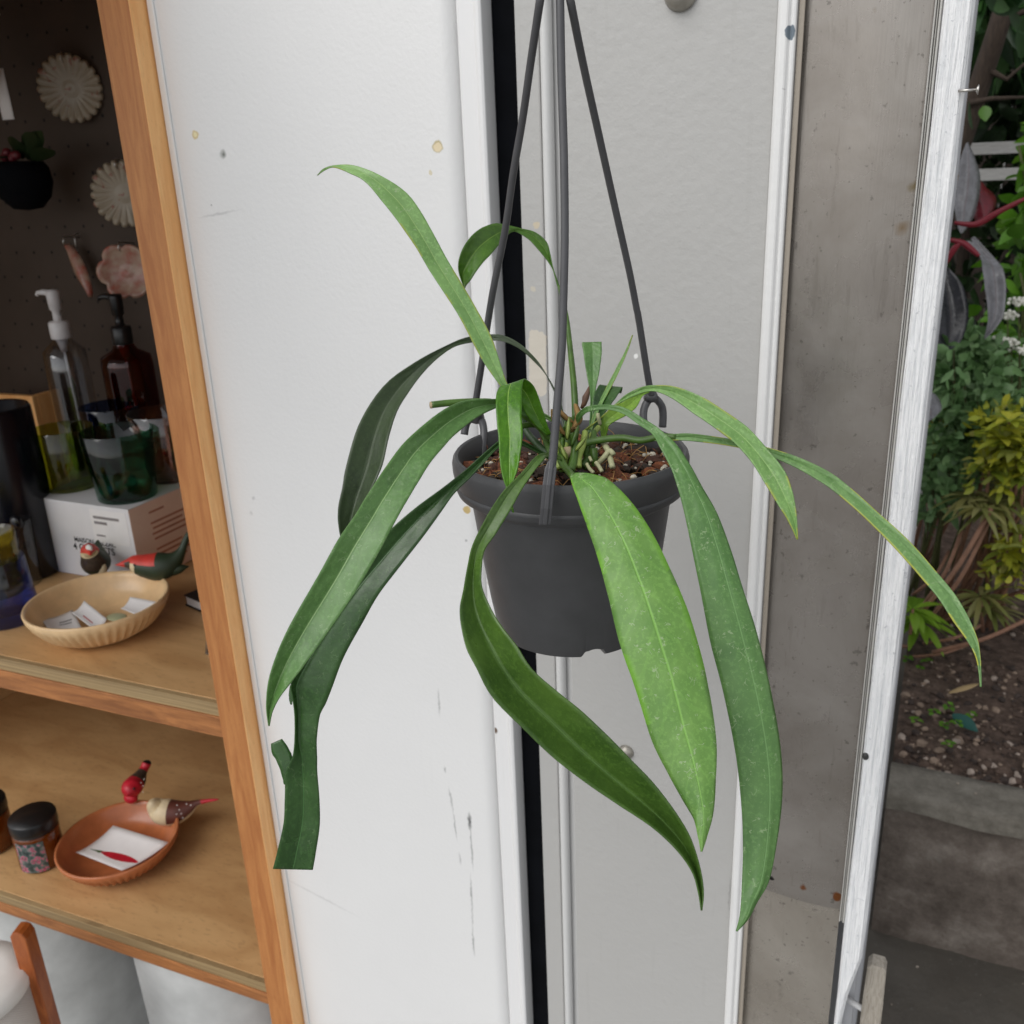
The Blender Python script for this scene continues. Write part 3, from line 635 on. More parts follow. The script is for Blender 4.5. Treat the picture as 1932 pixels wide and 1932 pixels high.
for rws in ([(511.5, 1403, 532, 1394), (513, 1420, 544, 1411), (525, 1442, 553, 1432), (532, 1464, 560, 1454), (536, 1480, 560, 1478)], [(547, 1293, 562, 1300), (545, 1312, 558, 1312), (547, 1326, 552, 1322), (549, 1330, 551, 1329)]):
    q = leaf(rws, .5805, 0, None, m=.5, n=14, nx=5, seed=8, build=False, wave=0)
    k0 = len(lm.v); lm.v += q.v; lm.f += [[i + k0 for i in f] for f in q.f]; lm.mi += q.mi; lm.sm += q.sm; lm.uv += [[(.2 + .2 * a, .9) for (a, b) in u] for u in q.uv]
lm.build('leaf', G['dark'], plant, 'dark green leaf with a torn edge and a squared off cut end', solid=.0007)
leaf([(1060, 866, 1064, 870), (1048, 855, 1052, 866), (1030, 854, 1034, 862), (1011, 861, 1026, 868), (984, 892, 1004, 894), (951, 925, 981, 930), (926, 962, 961, 965), (904, 1003, 934, 1008), (890, 1034, 914, 1038), (882, 1070, 909, 1070), (876, 1108, 909, 1106), (868, 1147, 923, 1143), (870, 1182, 944, 1180), (880, 1222, 974, 1218), (900, 1260, 1003, 1262), (930, 1315, 1048, 1303), (985, 1372, 1098, 1343), (1040, 1425, 1148, 1390), (1100, 1472, 1193, 1436), (1165, 1517, 1236, 1482), (1230, 1560, 1276, 1535), (1278, 1605, 1303, 1582), (1306, 1645, 1320, 1636), (1318, 1685, 1327, 1682), (1323, 1718, 1324, 1718)],
     [.575, .548, .535, .525, .51, .50, .495, .49, .485, .48], [-.001, -.002, -.003, -.009, -.014, -.015, -.012, -.008], G['olive'], 'twisting olive green leaf hanging in an S curve below the pot', n=90, seed=6, m=[.5, .4, .4, .5, .48, .45, .45, .5])
stalk([(1052, 850, .60), (1060, 872, .575), (1070, 886, .56), (1082, 900, .548)], [.0024, .0022], stem_m)
leaf([(1076, 897, 1084, 893), (1077, 905, 1106, 893), (1082, 922, 1130, 898), (1088, 938, 1152, 908), (1107, 991, 1195, 953), (1129, 1056, 1235, 1013), (1149, 1131, 1272, 1090), (1169, 1211, 1303, 1168), (1199, 1301, 1329, 1261), (1229, 1396, 1345, 1345), (1259, 1456, 1352, 1412), (1289, 1511, 1350, 1475), (1309, 1546, 1344, 1538), (1317, 1576, 1333, 1580), (1323, 1607, 1324, 1607)],
     [.549, .538, .53, .518, .505, .495, .487, .48, .475], [.001, .003, .004, .003], G['wide'], 'broad bright yellow green leaf hanging down in front of the pot', m=[.45, .5, .52, .52, .5], n=80, seed=7, wave=.0016)
leaf([(1032, 822, 1040, 818), (1014, 806, 1031, 796), (997, 787, 1020, 760), (980, 755, 1008, 730), (962, 733, 993, 716), (946, 729, 987, 718), (938, 738, 985, 735), (936, 758, 985, 762), (937, 792, 984, 790), (941, 830, 986, 820), (943, 868, 981, 856), (948, 898, 976, 887), (955, 920, 968, 913), (961, 945, 966, 946), (968, 967, 969, 967)],
     [.60, .597, .59, .578, .567, .558, .553, .549, .545, .542, .54], [-.002, -.003, .001, -.003, -.003, -.002], G['fresh'], 'short bright glossy leaf folded over the pot rim on the left', n=80, seed=8, m=.46)
stalk([(1056, 868, .602), (1046, 845, .604), (1036, 819, .604)], [.0026, .0018], stem_m)
leaf([(1098, 822, 1106, 820), (1102, 812, 1112, 808), (1131, 791, 1138, 784), (1156, 769, 1162, 761), (1183, 753, 1182, 744), (1213, 741, 1212, 730), (1238, 739, 1238, 727), (1270, 753, 1275, 730), (1308, 780, 1326, 750), (1345, 804, 1367, 775), (1385, 835, 1412, 808), (1419, 873, 1450, 850), (1445, 914, 1478, 885), (1470, 955, 1494, 925), (1490, 988, 1502, 965), (1504, 1018, 1505, 1018)],
     [.622, .615, .60, .585, .57, .56, .55, .545], -.003, G['light'], 'green leaf arching to the right with a drooping pointed tip', n=70, seed=9)
stalk([(1076, 850, .598), (1100, 838, .60), (1121, 832, .60), (1171, 826, .597), (1208, 831, .592), (1246, 824, .587), (1275, 825, .584)], [.0024, .0022], stem_m)
leaf([(1235, 832, 1235, 818), (1265, 831, 1265, 819), (1304, 832, 1304, 818), (1380, 842, 1382, 829), (1440, 857, 1444, 843), (1490, 877, 1500, 860), (1545, 907, 1562, 889), (1590, 940, 1610, 925), (1640, 985, 1660, 970), (1690, 1036, 1712, 1017), (1736, 1088, 1762, 1073), (1774, 1133, 1802, 1122), (1800, 1174, 1829, 1169), (1824, 1207, 1844, 1204), (1840, 1236, 1850, 1240), (1847, 1266, 1850.5, 1268), (1850, 1296, 1851, 1296)],
     [.588, .58, .565, .55, .53, .515, .505, .50], -.002, G['thin'], 'long narrow leaf reaching far right across the white board, ragged edged', n=110, seed=10, m=[.5, .5, .6, .66, .6], nick=-0.0)
leaf([(1078, 830, 1090, 832), (1083, 806, 1093, 806), (1094, 794, 1086, 788), (1101, 783, 1095, 775), (1114, 776, 1111, 766), (1146, 773, 1146, 763), (1175, 781, 1180, 770), (1203, 800, 1212, 789), (1231, 820, 1241, 807), (1246, 845, 1275, 838), (1262, 875, 1302, 878), (1274, 905, 1325, 920), (1290, 962, 1352, 968), (1304, 1030, 1378, 1035), (1319, 1101, 1400, 1105), (1339, 1206, 1428, 1195), (1364, 1306, 1455, 1310), (1387, 1421, 1473, 1420), (1399, 1521, 1475, 1510), (1402, 1601, 1463, 1605), (1400, 1660, 1450, 1664), (1398, 1700, 1428, 1702), (1395, 1730, 1412, 1733), (1389, 1757, 1390, 1757)],
     [.615, .60, .585, .57, .555, .545, .535, .525, .518, .512, .508], [-.001, -.001, .0015, .003, .003], G['blue'], 'very long blue green leaf hanging down on the right side', m=[.5, .5, .5, .62, .66, .68, .7, .72, .72], n=110, seed=11, wave=.0016)
leaf([(1098, 646, 1135, 645), (1101, 668, 1135, 665), (1106, 700, 1131, 700), (1112, 735, 1124, 732), (1114, 760, 1120, 760), (1112, 800, 1119, 800), (1105, 840, 1111, 840)], [.655, .65, .64, .63], -.002, G['blue'], 'small upright leaf cut off square at its top', n=30, seed=12)
leaf([(1193, 632, 1194, 632), (1179, 663, 1185, 660), (1165, 690, 1172, 692), (1146, 726, 1155, 727), (1122, 775, 1129, 777), (1112, 810, 1116, 812)], [.665, .66, .64, .62], -.001, G['light'], 'thin pointed leaf spike at the back', n=30, seed=13)
leaf([(1117, 815, 1123, 815), (1120, 792, 1136, 788), (1119, 770, 1150, 766), (1121, 746, 1166, 744), (1130, 727.5, 1174, 731), (1136, 728, 1172, 742)], [.625, .632, .638, .645, .65], [-.002, -.006, -.008], G['dark'], 'small folded heart shaped leaf', n=34, seed=14, m=.52)
leaf([(1136, 832, 1141, 832), (1133, 812, 1146, 814), (1134, 792, 1152, 800), (1150, 772, 1180, 784), (1178, 757, 1200, 769), (1205, 742, 1212, 748), (1224, 738, 1225, 740)], [.635, .632, .635, .64], -.002, G['pale'], 'small pale lime leaf at the right of the crown', n=34, seed=15)
stalk([(814, 764, .575), (850, 760, .578), (900, 758, .582), (940, 762, .59), (1000, 790, .60), (1040, 830, .605)], [.0022, .0023], stem_m)
mb = MB(); c0, c1 = P(812, 764.3, .5748), P(814.3, 764.2, .5751); mb.tube([c0, c1], .00222, 12); mb.build('cut_end', M['cut'], plant)
stalk([(1060, 865, .60), (1030, 852, .607), (1012, 836, .612), (994, 815, .618), (984, 790, .62)], [.0026, .0022], stem_d)
stalk([(1050, 858, .605), (1030, 812, .612), (1010, 801, .607), (980, 805, .60), (955, 818, .592)], [.0024, .0019], stem_m)
# crown: short stems, papery sheaths, aerial roots, a brown bud
brown = simple('dry sheath', rgb(150, 118, 66, .8), .7, .35, 120); rootm = simple('white root', rgb(170, 170, 132), .6, .12, 150); budm = simple('brown bud', rgb(92, 66, 50), .6, .3, 150)
mb = MB(); mb.tube([P(*q) for q in cr([(1068, 890, .60), (1070, 850, .603), (1072, 820, .608), (1075, 790, .612)], 10)], [.0045] * 4 + [.0042, .004, .0038, .0036, .0034, .003], 10)
mb.tube([P(*q) for q in cr([(1108, 885, .60), (1106, 850, .605), (1104, 815, .61)], 8)], .0022, 8); mb.tube([P(*q) for q in ((1123, 880, .60), (1121, 860, .6), (1120, 846, .6))], .0026, 8); mb.build('stem', stem_m, plant)
mb = MB(); mb.tube([P(1072, 862, .594), P(1071, 853, .593), P(1070, 845, .5935)], [.003, .0034, .0034], 10); mb.build('cut_end', M['cut'], plant)
for pts in ([(1063, 878, .598), (1055, 840, .60), (1064, 805, .606)], [(1066, 872, .592), (1058, 850, .59), (1062, 826, .592)], [(1085, 800, .61), (1070, 790, .605), (1052, 770, .604)], [(1078, 812, .606), (1092, 790, .606), (1086, 762, .612)], [(1066, 822, .602), (1050, 800, .60), (1043, 772, .602)], [(1075, 815, .60), (1084, 806, .598), (1090, 812, .597)]):
    mb = MB(); q = cr([list(a) for a in pts], 9); rows = []
    for i, a in enumerate(q):
        w = 7 * math.sin(math.pi * (i + 1.5) / 11) ; rows.append([P(a[0] - w, a[1], a[2] + .002), P(a[0], a[1], a[2] - .001), P(a[0] + w, a[1] + 1, a[2] + .002)])
    mb.grid(rows); mb.build('bract', brown if pts[0][1] < 850 else stem_m, plant, solid=.0006)
for pts, r in (([(1125, 878, .598), (1140, 862, .592), (1150, 850, .592), (1158, 858, .59)], 0.00173), ([(1142, 842, .60), (1148, 852, .596), (1152, 868, .592), (1156, 882, .588)], 0.00194), ([(1132, 828, .61), (1140, 838, .604), (1146, 846, .6)], 0.00173), ([(1107, 875, .588), (1112, 884, .585), (1120, 892, .583)], 0.00115), ([(1124, 872, .588), (1130, 880, .586), (1136, 890, .584)], 0.00130), ([(1112, 862, .59), (1116, 870, .588)], 0.00101), ([(1132, 800, .615), (1129, 788, .612), (1128, 780, .612)], 0.00130)):
    mb = MB(); mb.tube([P(*q) for q in cr([list(a) for a in pts], 8)], r, 8); mb.build('root', rootm, plant)
mb = MB(); mb.tube([P(*q) for q in ((1097, 770, .615), (1102, 762, .613), (1105, 750, .612), (1109, 740, .612), (1111.5, 728, .612))], [.001, .0018, .0024, .0016, .0002], 8); mb.build('bud', budm, plant)

# ------------------------------------------------------------------ things on the display shelf
NRM = (RL @ Vector((0, 1, 0)))
def PP(px, py, yl):
    """where the sight line meets the plane at depth yl inside the shelf"""
    r = ray(px, py); o = TL @ Vector((0, yl, 0)); return CAM + r * ((o - CAM).dot(NRM) / r.dot(NRM))
def scale_at(p): return depth(p) / F
Mt = {}
Mt['tan_clay'] = simple('tan glazed clay', rgb(226, 192, 146), .28, .1, 40, .1); Mt['terracotta'] = simple('terracotta', rgb(186, 112, 70), .26, .12, 40, .1)
Mt['card'] = simple('white card', (.80, .78, .77, 1), .7, .04); Mt['box_white'] = simple('white box card', (.74, .73, .74, 1), .6, .03); Mt['box_warm_lit'] = simple('warm lit box card', rgb(255, 222, 200), .6, .04)  # peach card colour paints warm bounce light on the box's right side
Mt['ink'] = simple('black ink', (.02, .02, .02, 1), .7); Mt['ink2'] = simple('grey ink', (.22, .2, .2, 1), .7); Mt['red'] = simple('coral red', rgb(206, 62, 52), .45, .15, 60); Mt['bgreen'] = simple('bird green', rgb(44, 58, 40), .5, .2, 60)
Mt['cream'] = simple('cream', rgb(214, 196, 160), .5, .12, 60); Mt['bdark'] = simple('dark breast', rgb(66, 54, 44), .5, .5, 160); Mt['brown'] = simple('wing brown', rgb(92, 48, 38), .5, .2, 60); Mt['crim'] = simple('crimson', rgb(188, 30, 48), .42, .2, 80)
Mt['white'] = simple('white dot', (.8, .8, .78, 1), .5); Mt['lid'] = simple('black lid', (.008, .008, .009, 1), .35); Mt['navy'] = simple('navy glaze', (.003, .0035, .007, 1), .25)
def card_bits(mb, a, u, v_, rows, mi=0):
    for (x, y, w, h) in rows: mb.box_q = None; mb.add([a + u * x + v_ * y, a + u * (x + w) + v_ * y, a + u * (x + w) + v_ * (y + h), a + u * x + v_ * (y + h)], [(0, 1, 2, 3)], mi)
# cardboard goblet box
bl, br, bk = PZ(92, 1075.5, Z1), PZ(269, 1107, Z1), PZ(375, 1049, Z1)
hb = PY(60, 938, bl.y).z - Z1
u = (br - bl); Lx = u.length; u.normalize(); w_ = Vector((-u.y, u.x, 0)); Ly = max(.12, abs((bk - br).dot(w_)))
gb_ = thing('goblet_box', bl, 'white cardboard goblet box with black lettering and a warm light tint painted on one side, carrying green glasses', 'box')
MBx = Matrix((( u.x, w_.x, 0, bl.x), (u.y, w_.y, 0, bl.y), (0, 0, 1, bl.z + .0005), (0, 0, 0, 1)))
mb = MB(); mb.box((0, 0, 0), (Lx, Ly, hb - .001), 0, MBx); mb.mi[3] = 1; mb.build('carton', [Mt['box_white'], Mt['box_warm_lit']], gb_, bevel=.0012)
mb = MB(); mb.box((-.0004, -.0004, hb - .0008), (Lx + .0006, Ly, hb + .0004), 0, MBx); mb.build('lid_flap', Mt['box_white'], gb_)
mb = MB(); mb.box((Lx * .60, -.0006, hb * .52), (Lx * .965, -.0001, hb * .95), 0, MBx); st = mb.build('sticker', Mt['card'], gb_)
mb = MB()
for (x, z, w, h) in ((.63, .83, .26, .035), (.63, .76, .13, .035), (.63, .60, .09, .02)): mb.box((Lx * x, -.0009, hb * z), (Lx * (x + w), -.0006, hb * (z + h)), 0, MBx)
mb.build('printed_line', Mt['ink2'], st)
def text(body, size, M4, mat, parent, name='lettering', align='LEFT'):
    cu = bpy.data.curves.new(name, 'FONT'); cu.body = body; cu.size = size; cu.align_x = align; cu.extrude = .0001; cu.offset = size * .012
    ob = bpy.data.objects.new(name, cu); COL.objects.link(ob); bpy.context.view_layer.update()
    me = bpy.data.meshes.new_from_object(ob.evaluated_get(bpy.context.evaluated_depsgraph_get())); bpy.data.objects.remove(ob)
    o = bpy.data.objects.new(name, me); COL.objects.link(o); me.transform(M4); me.transform(Matrix.Translation(-WORLD_ORG[parent.name])); me.materials.clear(); me.materials.append(mat)
    o.parent = parent; WORLD_ORG[o.name] = WORLD_ORG[parent.name]; return o
FR = Matrix(((1, 0, 0, 0), (0, 0, -1, 0), (0, 1, 0, 0), (0, 0, 0, 1)))
text('MAISON BALZAC', Lx * .056, MBx @ Matrix.Translation((Lx * .37, -.0004, hb * .475)) @ FR, Mt['ink'], gb_)
text('4 GOBELETS', Lx * .080, MBx @ Matrix.Translation((Lx * .345, -.0004, hb * .365)) @ FR, Mt['ink'], gb_)
mb = MB(); rq = random.Random(3)
for k in range(11):
    if k in (1, 6): continue
    z = hb * (.84 - k * .07); y0 = .10; 
    mb.box((Lx - .0001, Ly * (.30 + .02 * (k % 2)), z), (Lx + .0003, Ly * (.75 + rq.random() * .2 - (.25 if k == 0 else 0)), z + hb * .028), 0, MBx)
mb.build('small_print', simple('brown ink', rgb(200, 140, 114), .7), gb_)
# tumblers
def tumbler(name, base, r0, r1, h, mat, label, group=None, tbase=.006, cat='glass', wob=None):
    t = thing(name, base, label, cat, group); th = .0016
    pf = [(0, 0), (r0 - .002, 0), (r0, .002), (r0 + (r1 - r0) * .5, h * .5), (r1, h - .0006), (r1 - th / 2, h), (r1 - th, h - .0006), (r0 - th + (r1 - r0) * .5, h * .5), (r0 - th, tbase + .002), (r0 - th - .002, tbase), (0, tbase)]
    MB().lathe(pf, base, 48, 0, None, wob).build('cup', mat, t); return t
zt = Z1 + hb + .0014
def tum_px(name, bx, by, wb, tx, ty, wt, mat, label, z=None, **k):
    b = PZ(bx, by, z or zt); sc_ = scale_at(b); t = PY(tx, ty, b.y); h = t.z - b.z
    return tumbler(name, b, wb / 2 * sc_, wt / 2 * scale_at(t), h, mat, label, 'coloured glass tumblers', **k)
tum_px('tumbler', 242, 936, 106, 228, 812, 134, glass('bottle green glass', rgb(92, 156, 128)), 'dark bottle green tumbler at the front corner of the white box')
tum_px('tumbler', 138, 917, 96, 110, 806, 112, glass('olive green glass', rgb(170, 196, 96)), 'olive green tumbler left of the dark green one on the box')
tum_px('tumbler', 232, 884, 84, 222, 765, 116, glass('navy glass', rgb(70, 96, 150)), 'dark blue tumbler directly behind the bottle green one')
tum_px('tumbler', 326, 901, 92, 310, 776, 128, glass('rose clear glass', rgb(244, 206, 192), 3.0), 'clear rose tinted tumbler beside the pine post on the box')
b = PZ(18, 1166, Z1 + .0008); sc_ = scale_at(b)
tumbler('tumbler', b, 56 * sc_, 49 * sc_, .105, glass('cobalt glass', rgb(120, 140, 226)), 'cobalt blue tumbler holding a yellow one at the left edge', 'coloured glass tumblers', tbase=.02)
tumbler('tumbler', b + Vector((0, 0, .045)), 38 * sc_, 43 * sc_, .105, glass('yellow glass', rgb(232, 214, 110)), 'yellow tumbler stacked inside the cobalt blue one at the left edge', 'coloured glass tumblers', tbase=.012)
tum_px('tumbler', 48, 1100, 60, 42, 985, 70, glass('clear glass', rgb(226, 232, 236)), 'clear tumbler behind the stacked blue and yellow glasses', z=Z1 + .0008)
# pump bottles
def bottle(name, px, neck_y, base_z, yl, rb, body_h, mat_body, mat_pump, label, pump_s, square=False):
    nk = PP(px, neck_y, yl); c = Vector((nk.x, nk.y, base_z)); t = thing(name, c, label, 'pump bottle', 'pump bottles'); H = nk.z - base_z
    pf = [(0, 0), (rb - .004, 0), (rb, .004), (rb, H * .86 if square else H * .80), (rb * .96, H * .90), (rb * .5, H * (.93 if square else .945)), (rb * .36, H * .96), (rb * .36, H)]
    inn = [(max(r - .0018, 0), z + .002 if z < .01 else z - .0012) for (r, z) in pf]
    MB().lathe(pf + inn[::-1], c, 40).build('bottle', mat_body, t)
    q = pump_s; n = c + Vector((0, 0, H))
    mb = MB(); mb.lathe([(0, -.012 * q), (.0125 * q, -.012 * q), (.0135 * q, -.010 * q), (.0135 * q, .010 * q), (.0115 * q, .012 * q), (.006 * q, .0125 * q), (.0055 * q, .026 * q), (.008 * q, .028 * q), (.009 * q, .05 * q), (.0085 * q, .054 * q), (0, .055 * q)], n, 28)
    d = Vector((-.95, -.3, 0)).normalized(); mb.tube([n + Vector((0, 0, .049 * q)), n + d * .014 * q + Vector((0, 0, .0515 * q)), n + d * .022 * q + Vector((0, 0, .0505 * q)), n + d * .024 * q + Vector((0, 0, .047 * q))], [.005 * q, .004 * q, .003 * q, .0025 * q], 10)
    mb.build('pump_head', mat_pump, t)
    mb = MB(); mb.tube([n - Vector((0, 0, .012 * q)), n - Vector((0, 0, .03 * q))], [.008 * q, .004 * q], 12); mb.tube([n - Vector((0, 0, .03 * q)), n - Vector((-.004, 0, H * .5)), c + Vector((.012, 0, .012))], .0022, 8); mb.build('dip_tube', mat_pump if not square else simple('red tube', rgb(150, 40, 16), .4), t)
bottle('pump_bottle', 113, 622, Z1 + .001, .50, .040, .2, glass('clear bottle', rgb(220, 222, 226), 2.2), simple('white pump plastic', (.70, .68, .68, 1), .4), 'clear bottle with a white pump head behind the olive tumbler', 1.38)
bottle('pump_bottle', 230, 632, Z1 + .001, .50, .046, .2, glass('amber red glass', rgb(150, 34, 14)), Mt['lid'], 'amber red bottle with a black pump head below the pink flower', 1.38, True)
# navy vase, wooden crate, book, wire stand
c = PZ(50, 1078, Z1); t = PY(-8, 770, c.y); mb = MB(); H = t.z - Z1; r = 75 * scale_at(t)
nv = thing('vase', c, 'tall near black navy vase at the left edge of the upper shelf', 'vase'); mb.lathe([(0, 0), (r * .92, 0), (r * .96, .004), (r, H * .6), (r * .98, H - .006), (r * .93, H), (r * .86, H - .002), (r * .86, .01), (0, .01)], c + Vector((0, 0, .0006)), 48); mb.build('body', Mt['navy'], nv)
mb = MB(); q = PY(30, 985, c.y - r * .9); mb.ball(q, (.012, .008, .012), 0); mb.build('knob', Mt['navy'], nv)
tl, tr = PP(-40, 722, .55), PP(60, 748, .53)
wc = thing('wooden_crate', (tr.x, tr.y, Z1), 'small open pine crate behind the navy vase', 'crate')
mb = MB(); mb.box((-.12, 0, .0006), (0, .012, tr.z - Z1), 0, Matrix.Translation((tr.x, tr.y, Z1)) @ RL); mb.build('front_board', M['pale_pine'], wc, bevel=.001)
mb = MB(); mb.box((-.012, .0125, .0006), (0, .07, tr.z - Z1), 0, Matrix.Translation((tr.x, tr.y, Z1)) @ RL); mb.build('end_board', M['pale_pine'], wc, bevel=.001)
p = PZ(350, 1143, Z1); bo = thing('book', p, 'black covered book lying on the upper shelf beside the pine post', 'book'); MB_ = Matrix.Translation(p + Vector((0, 0, .0006))) @ Matrix.Rotation(math.radians(-14), 4, 'Z')
mb = MB(); mb.box((0, 0, 0), (.13, .09, .0025), 0, MB_); mb.box((0, 0, .0175), (.13, .09, .0195), 0, MB_); mb.box((.128, .0, .0026), (.13, .09, .0174), 0, MB_); mb.build('cover', simple('black book cloth', (.02, .018, .018, 1), .6), bo, bevel=.0006)
mb = MB(); mb.box((.003, .002, .0027), (.1275, .088, .0173), 0, MB_); mb.build('pages', Mt['card'], bo)
p = PZ(396, 1236, Z1); mb = MB(); q = scale_at(p)
mb.tube([p + Vector((-.006, 0, .002)), p + Vector((.008, .0, .002)), p + Vector((.014, 0, .016)), p + Vector((.010, .012, .052)), p + Vector((.004, .014, .056))], .0022, 8); mb.tube([p + Vector((-.006, 0, .002)), p + Vector((-.002, .008, .04)), p + Vector((.004, .014, .056))], .0022, 8)
tag(mb.build('wire_stand', M['steel'], origin=p), 'small bent steel wire stand half hidden by the pine post', 'stand')
# bowls
def bowl(px, py, z, rim_w, h, mat, name, label, yawd):
    b = PZ(px, py, z) ; c = b + Vector((0, 0, .0006)); r = rim_w / 2 * scale_at(b)
    t = thing(name, c, label, 'bowl'); n = 48
    def wob(a, zz): return 1 + (.018 * math.copysign(1, math.sin(a * n)) if .18 * h < zz < .72 * h else 0)
    pf = [(0, 0), (r * .52, 0), (r * .60, .003), (r * .80, h * .28), (r * .93, h * .60), (r * .985, h * .80), (r, h * .95), (r * .985, h), (r * .955, h * .985), (r * .93, h * .85), (r * .84, h * .5), (r * .68, h * .24), (r * .4, h * .13), (0, h * .12)]
    mb = MB(); rows = []; seg = n * 4
    for i, (rr_, zz) in enumerate(pf):
        rows.append([c + Vector((rr_ * math.cos(a), rr_ * math.sin(a), zz)) * 1 + (Vector((math.cos(a), math.sin(a), 0)) * (-.0040 if (k % 4) in (2, 3) and i in (3, 4) else 0)) for k in range(seg) for a in [2 * math.pi * k / seg]])
    mb.grid(rows, closed=True); mb.build('body', mat, t); return c, r
BC, BR = bowl(196, 1190, Z1, 256, .056, Mt['tan_clay'], 'bowl', 'tan ribbed clay bowl with paper cards and two green birds on its rim', 0)
TC, TR_ = bowl(232, 1622, Z2, 218, .050, Mt['terracotta'], 'bowl', 'terracotta ribbed bowl with one white card on the lower shelf', 0)
def paper(corners, z, name, label, group, curl=.006, marks=()):
    """a small curled card; corners in picture order around it"""
    q = [PZ(x, y, zz) for (x, y, zz) in corners]; rows = []
    for i in range(9):
        rows.append([])
        for j in range(9):
            a, b_ = i / 8, j / 8; p = q[0].lerp(q[1], b_).lerp(q[3].lerp(q[2], b_), a)
            rows[-1].append(p + Vector((0, 0, curl * ((2 * b_ - 1) ** 2 - .5) * .6)))
    t = thing(name, sum(q, Vector()) / 4, label, 'card', group); MB().grid(rows).build('sheet', Mt['card'], t, solid=.0004)
    for (nm, pts, mat) in marks:
        mb = MB(); mb.grid([[q[0].lerp(q[1], b_).lerp(q[3].lerp(q[2], b_), a) + Vector((0, 0, curl * ((2 * b_ - 1) ** 2 - .5) * .6 + .0006)) for (a, b_) in row] for row in pts]); mb.build(nm, mat, t)
zb1 = BC.z + .012
gp = 'paper cards in the tan bowl'
def bar(a0, a1, b0, b1): return [[(a0, b0), (a0, (b0 + b1) / 2), (a0, b1)], [(a1, b0), (a1, (b0 + b1) / 2), (a1, b1)]]
paper([(78, 1170, zb1 + .012), (137, 1152, zb1 + .010), (158, 1193, zb1 + .004), (96, 1196, zb1 + .006)], 0, 'paper_card', 'white card with faint grey print, leftmost in the tan bowl', gp, marks=[('printed_line', bar(.35, .40, .45, .85), Mt['ink2']), ('printed_line', bar(.48, .52, .40, .8), Mt['ink2'])])
paper([(136, 1158, zb1 + .016), (159, 1135, zb1 + .024), (202, 1170, zb1 + .014), (180, 1192, zb1 + .006)], 0, 'paper_card', 'folded white card with a thin red line in the middle of the tan bowl', gp, marks=[('red_line', bar(.3, .72, .30, .36), Mt['crim'])])
paper([(228, 1150, zb1 + .016), (246, 1128, zb1 + .026), (300, 1138, zb1 + .026), (268, 1166, zb1 + .014)], 0, 'paper_card', 'white card leaning at the right side of the tan bowl', gp)
p = PZ(220, 1164, zb1 + .014); mb = MB(); mb.ball(p, (.0175, .013, .0022), 0, 20, 6); tag(mb.build('clay_tag', simple('celadon glaze', rgb(176, 180, 142), .35), origin=p), 'round pale celadon tag lying on the cards in the tan bowl', 'tag')
zc = TC.z + .011
chili = [[(.26, .27), (.26, .28), (.26, .29)]] + [[(.28 + .72 * t, .285 + .06 * t - .11 * math.sin(t * math.pi) ** .7), (.28 + .72 * t, .285 + .06 * t), (.28 + .72 * t, .285 + .06 * t + .11 * math.sin(t * math.pi) ** .7)] for t in (.03, .12, .25, .4, .55, .7, .85, .97)]
paper([(144, 1611, zc + .008), (214, 1560, zc + .024), (318, 1592, zc + .022), (230, 1645, zc + .007)], 0, 'picture_card', 'white card with a painted red chili in the terracotta bowl', 'picture cards', curl=.01,
      marks=[('red_chili', chili, Mt['crim']), ('green_stalk', [[(.10, .24), (.10, .26)], [(.20, .25), (.20, .29)], [(.30, .23), (.30, .33)]], simple('chili stalk', rgb(70, 92, 50), .6))])
# bird figurines: one continuous body each, coloured by zone
def bird(label, spine, mats, zone, extra=None, seg=22, up=Vector((0, 0, 1))):
    k = [cr([list(q) for q in spine], 40)][0]; pts = [P(a[0], a[1], a[2]) for a in k]; rad = [max(.0002, a[3] * scale_at(p_)) for a, p_ in zip(k, pts)]
    t = thing('bird_figurine', pts[len(pts) // 2] - Vector((0, 0, .02)), label, 'figurine', 'bird figurines on the bowl rims')
    mb = MB(); mb.tube(pts, rad, seg, 0, up, zone); mb.build('body', mats, t)
    if extra: extra(t, pts, rad)
    return t
d = depth(BC) + .05
def up_ang(a): return min(a, 1 - a) * 2          # 0 on top, 1 underneath
def z1_(t, a):
    u = up_ang(a)
    if t < .14: return 1
    if t < .25: return 3 if .3 < u < .8 else (1 if u < .3 else 2)
    if t < .50 and u < .34: return 1
    if .25 <= t < .34 and u > .3: return 2
    return 2 if u > .78 and t < .8 else 0
def dots(name, pts, r, mat):
    def f(t, P_, R_):
        for (x, y, dd) in pts:
            mb = MB(); mb.ball(P(x, y, dd), r, 0, 10, 6); mb.build(name, mat, t)
    return f
bird('green backed bird with coral cap and raised tail, perched on the tan bowl', [(217, 1066, d - .004, .4), (226, 1065, d - .003, 3.5), (238, 1063.5, d - .002, 8), (248, 1063, d, 14), (258, 1064, d, 18), (272, 1067, d, 22), (298, 1069, d, 27), (318, 1064, d, 24), (333, 1053, d, 15), (343, 1038, d, 8), (351, 1018, d, 6), (356, 1006, d, 4.5), (357, 1003, d, 1)], [Mt['bgreen'], Mt['red'], Mt['cream'], Mt['bdark']], z1_,
     lambda t, p_, r_: [MB().tube([P(318, 1072, d), P(340, 1073, d), P(357, 1068, d)], [18 * scale_at(p_[20]), 9 * scale_at(p_[20]), .0004], 16).build('rump', Mt['bgreen'], t), MB().ball(P(254, 1066, d - 18.5 * scale_at(p_[20])), .0022, 0).build('eye', Mt['lid'], t)])
d2 = d + .06
def z2_(t, a):
    u = up_ang(a)
    if t < .45: return 0
    if t < .60: return 2 if u > .5 else 0
    if t < .86: return 1 if u < .55 else 3
    return 1
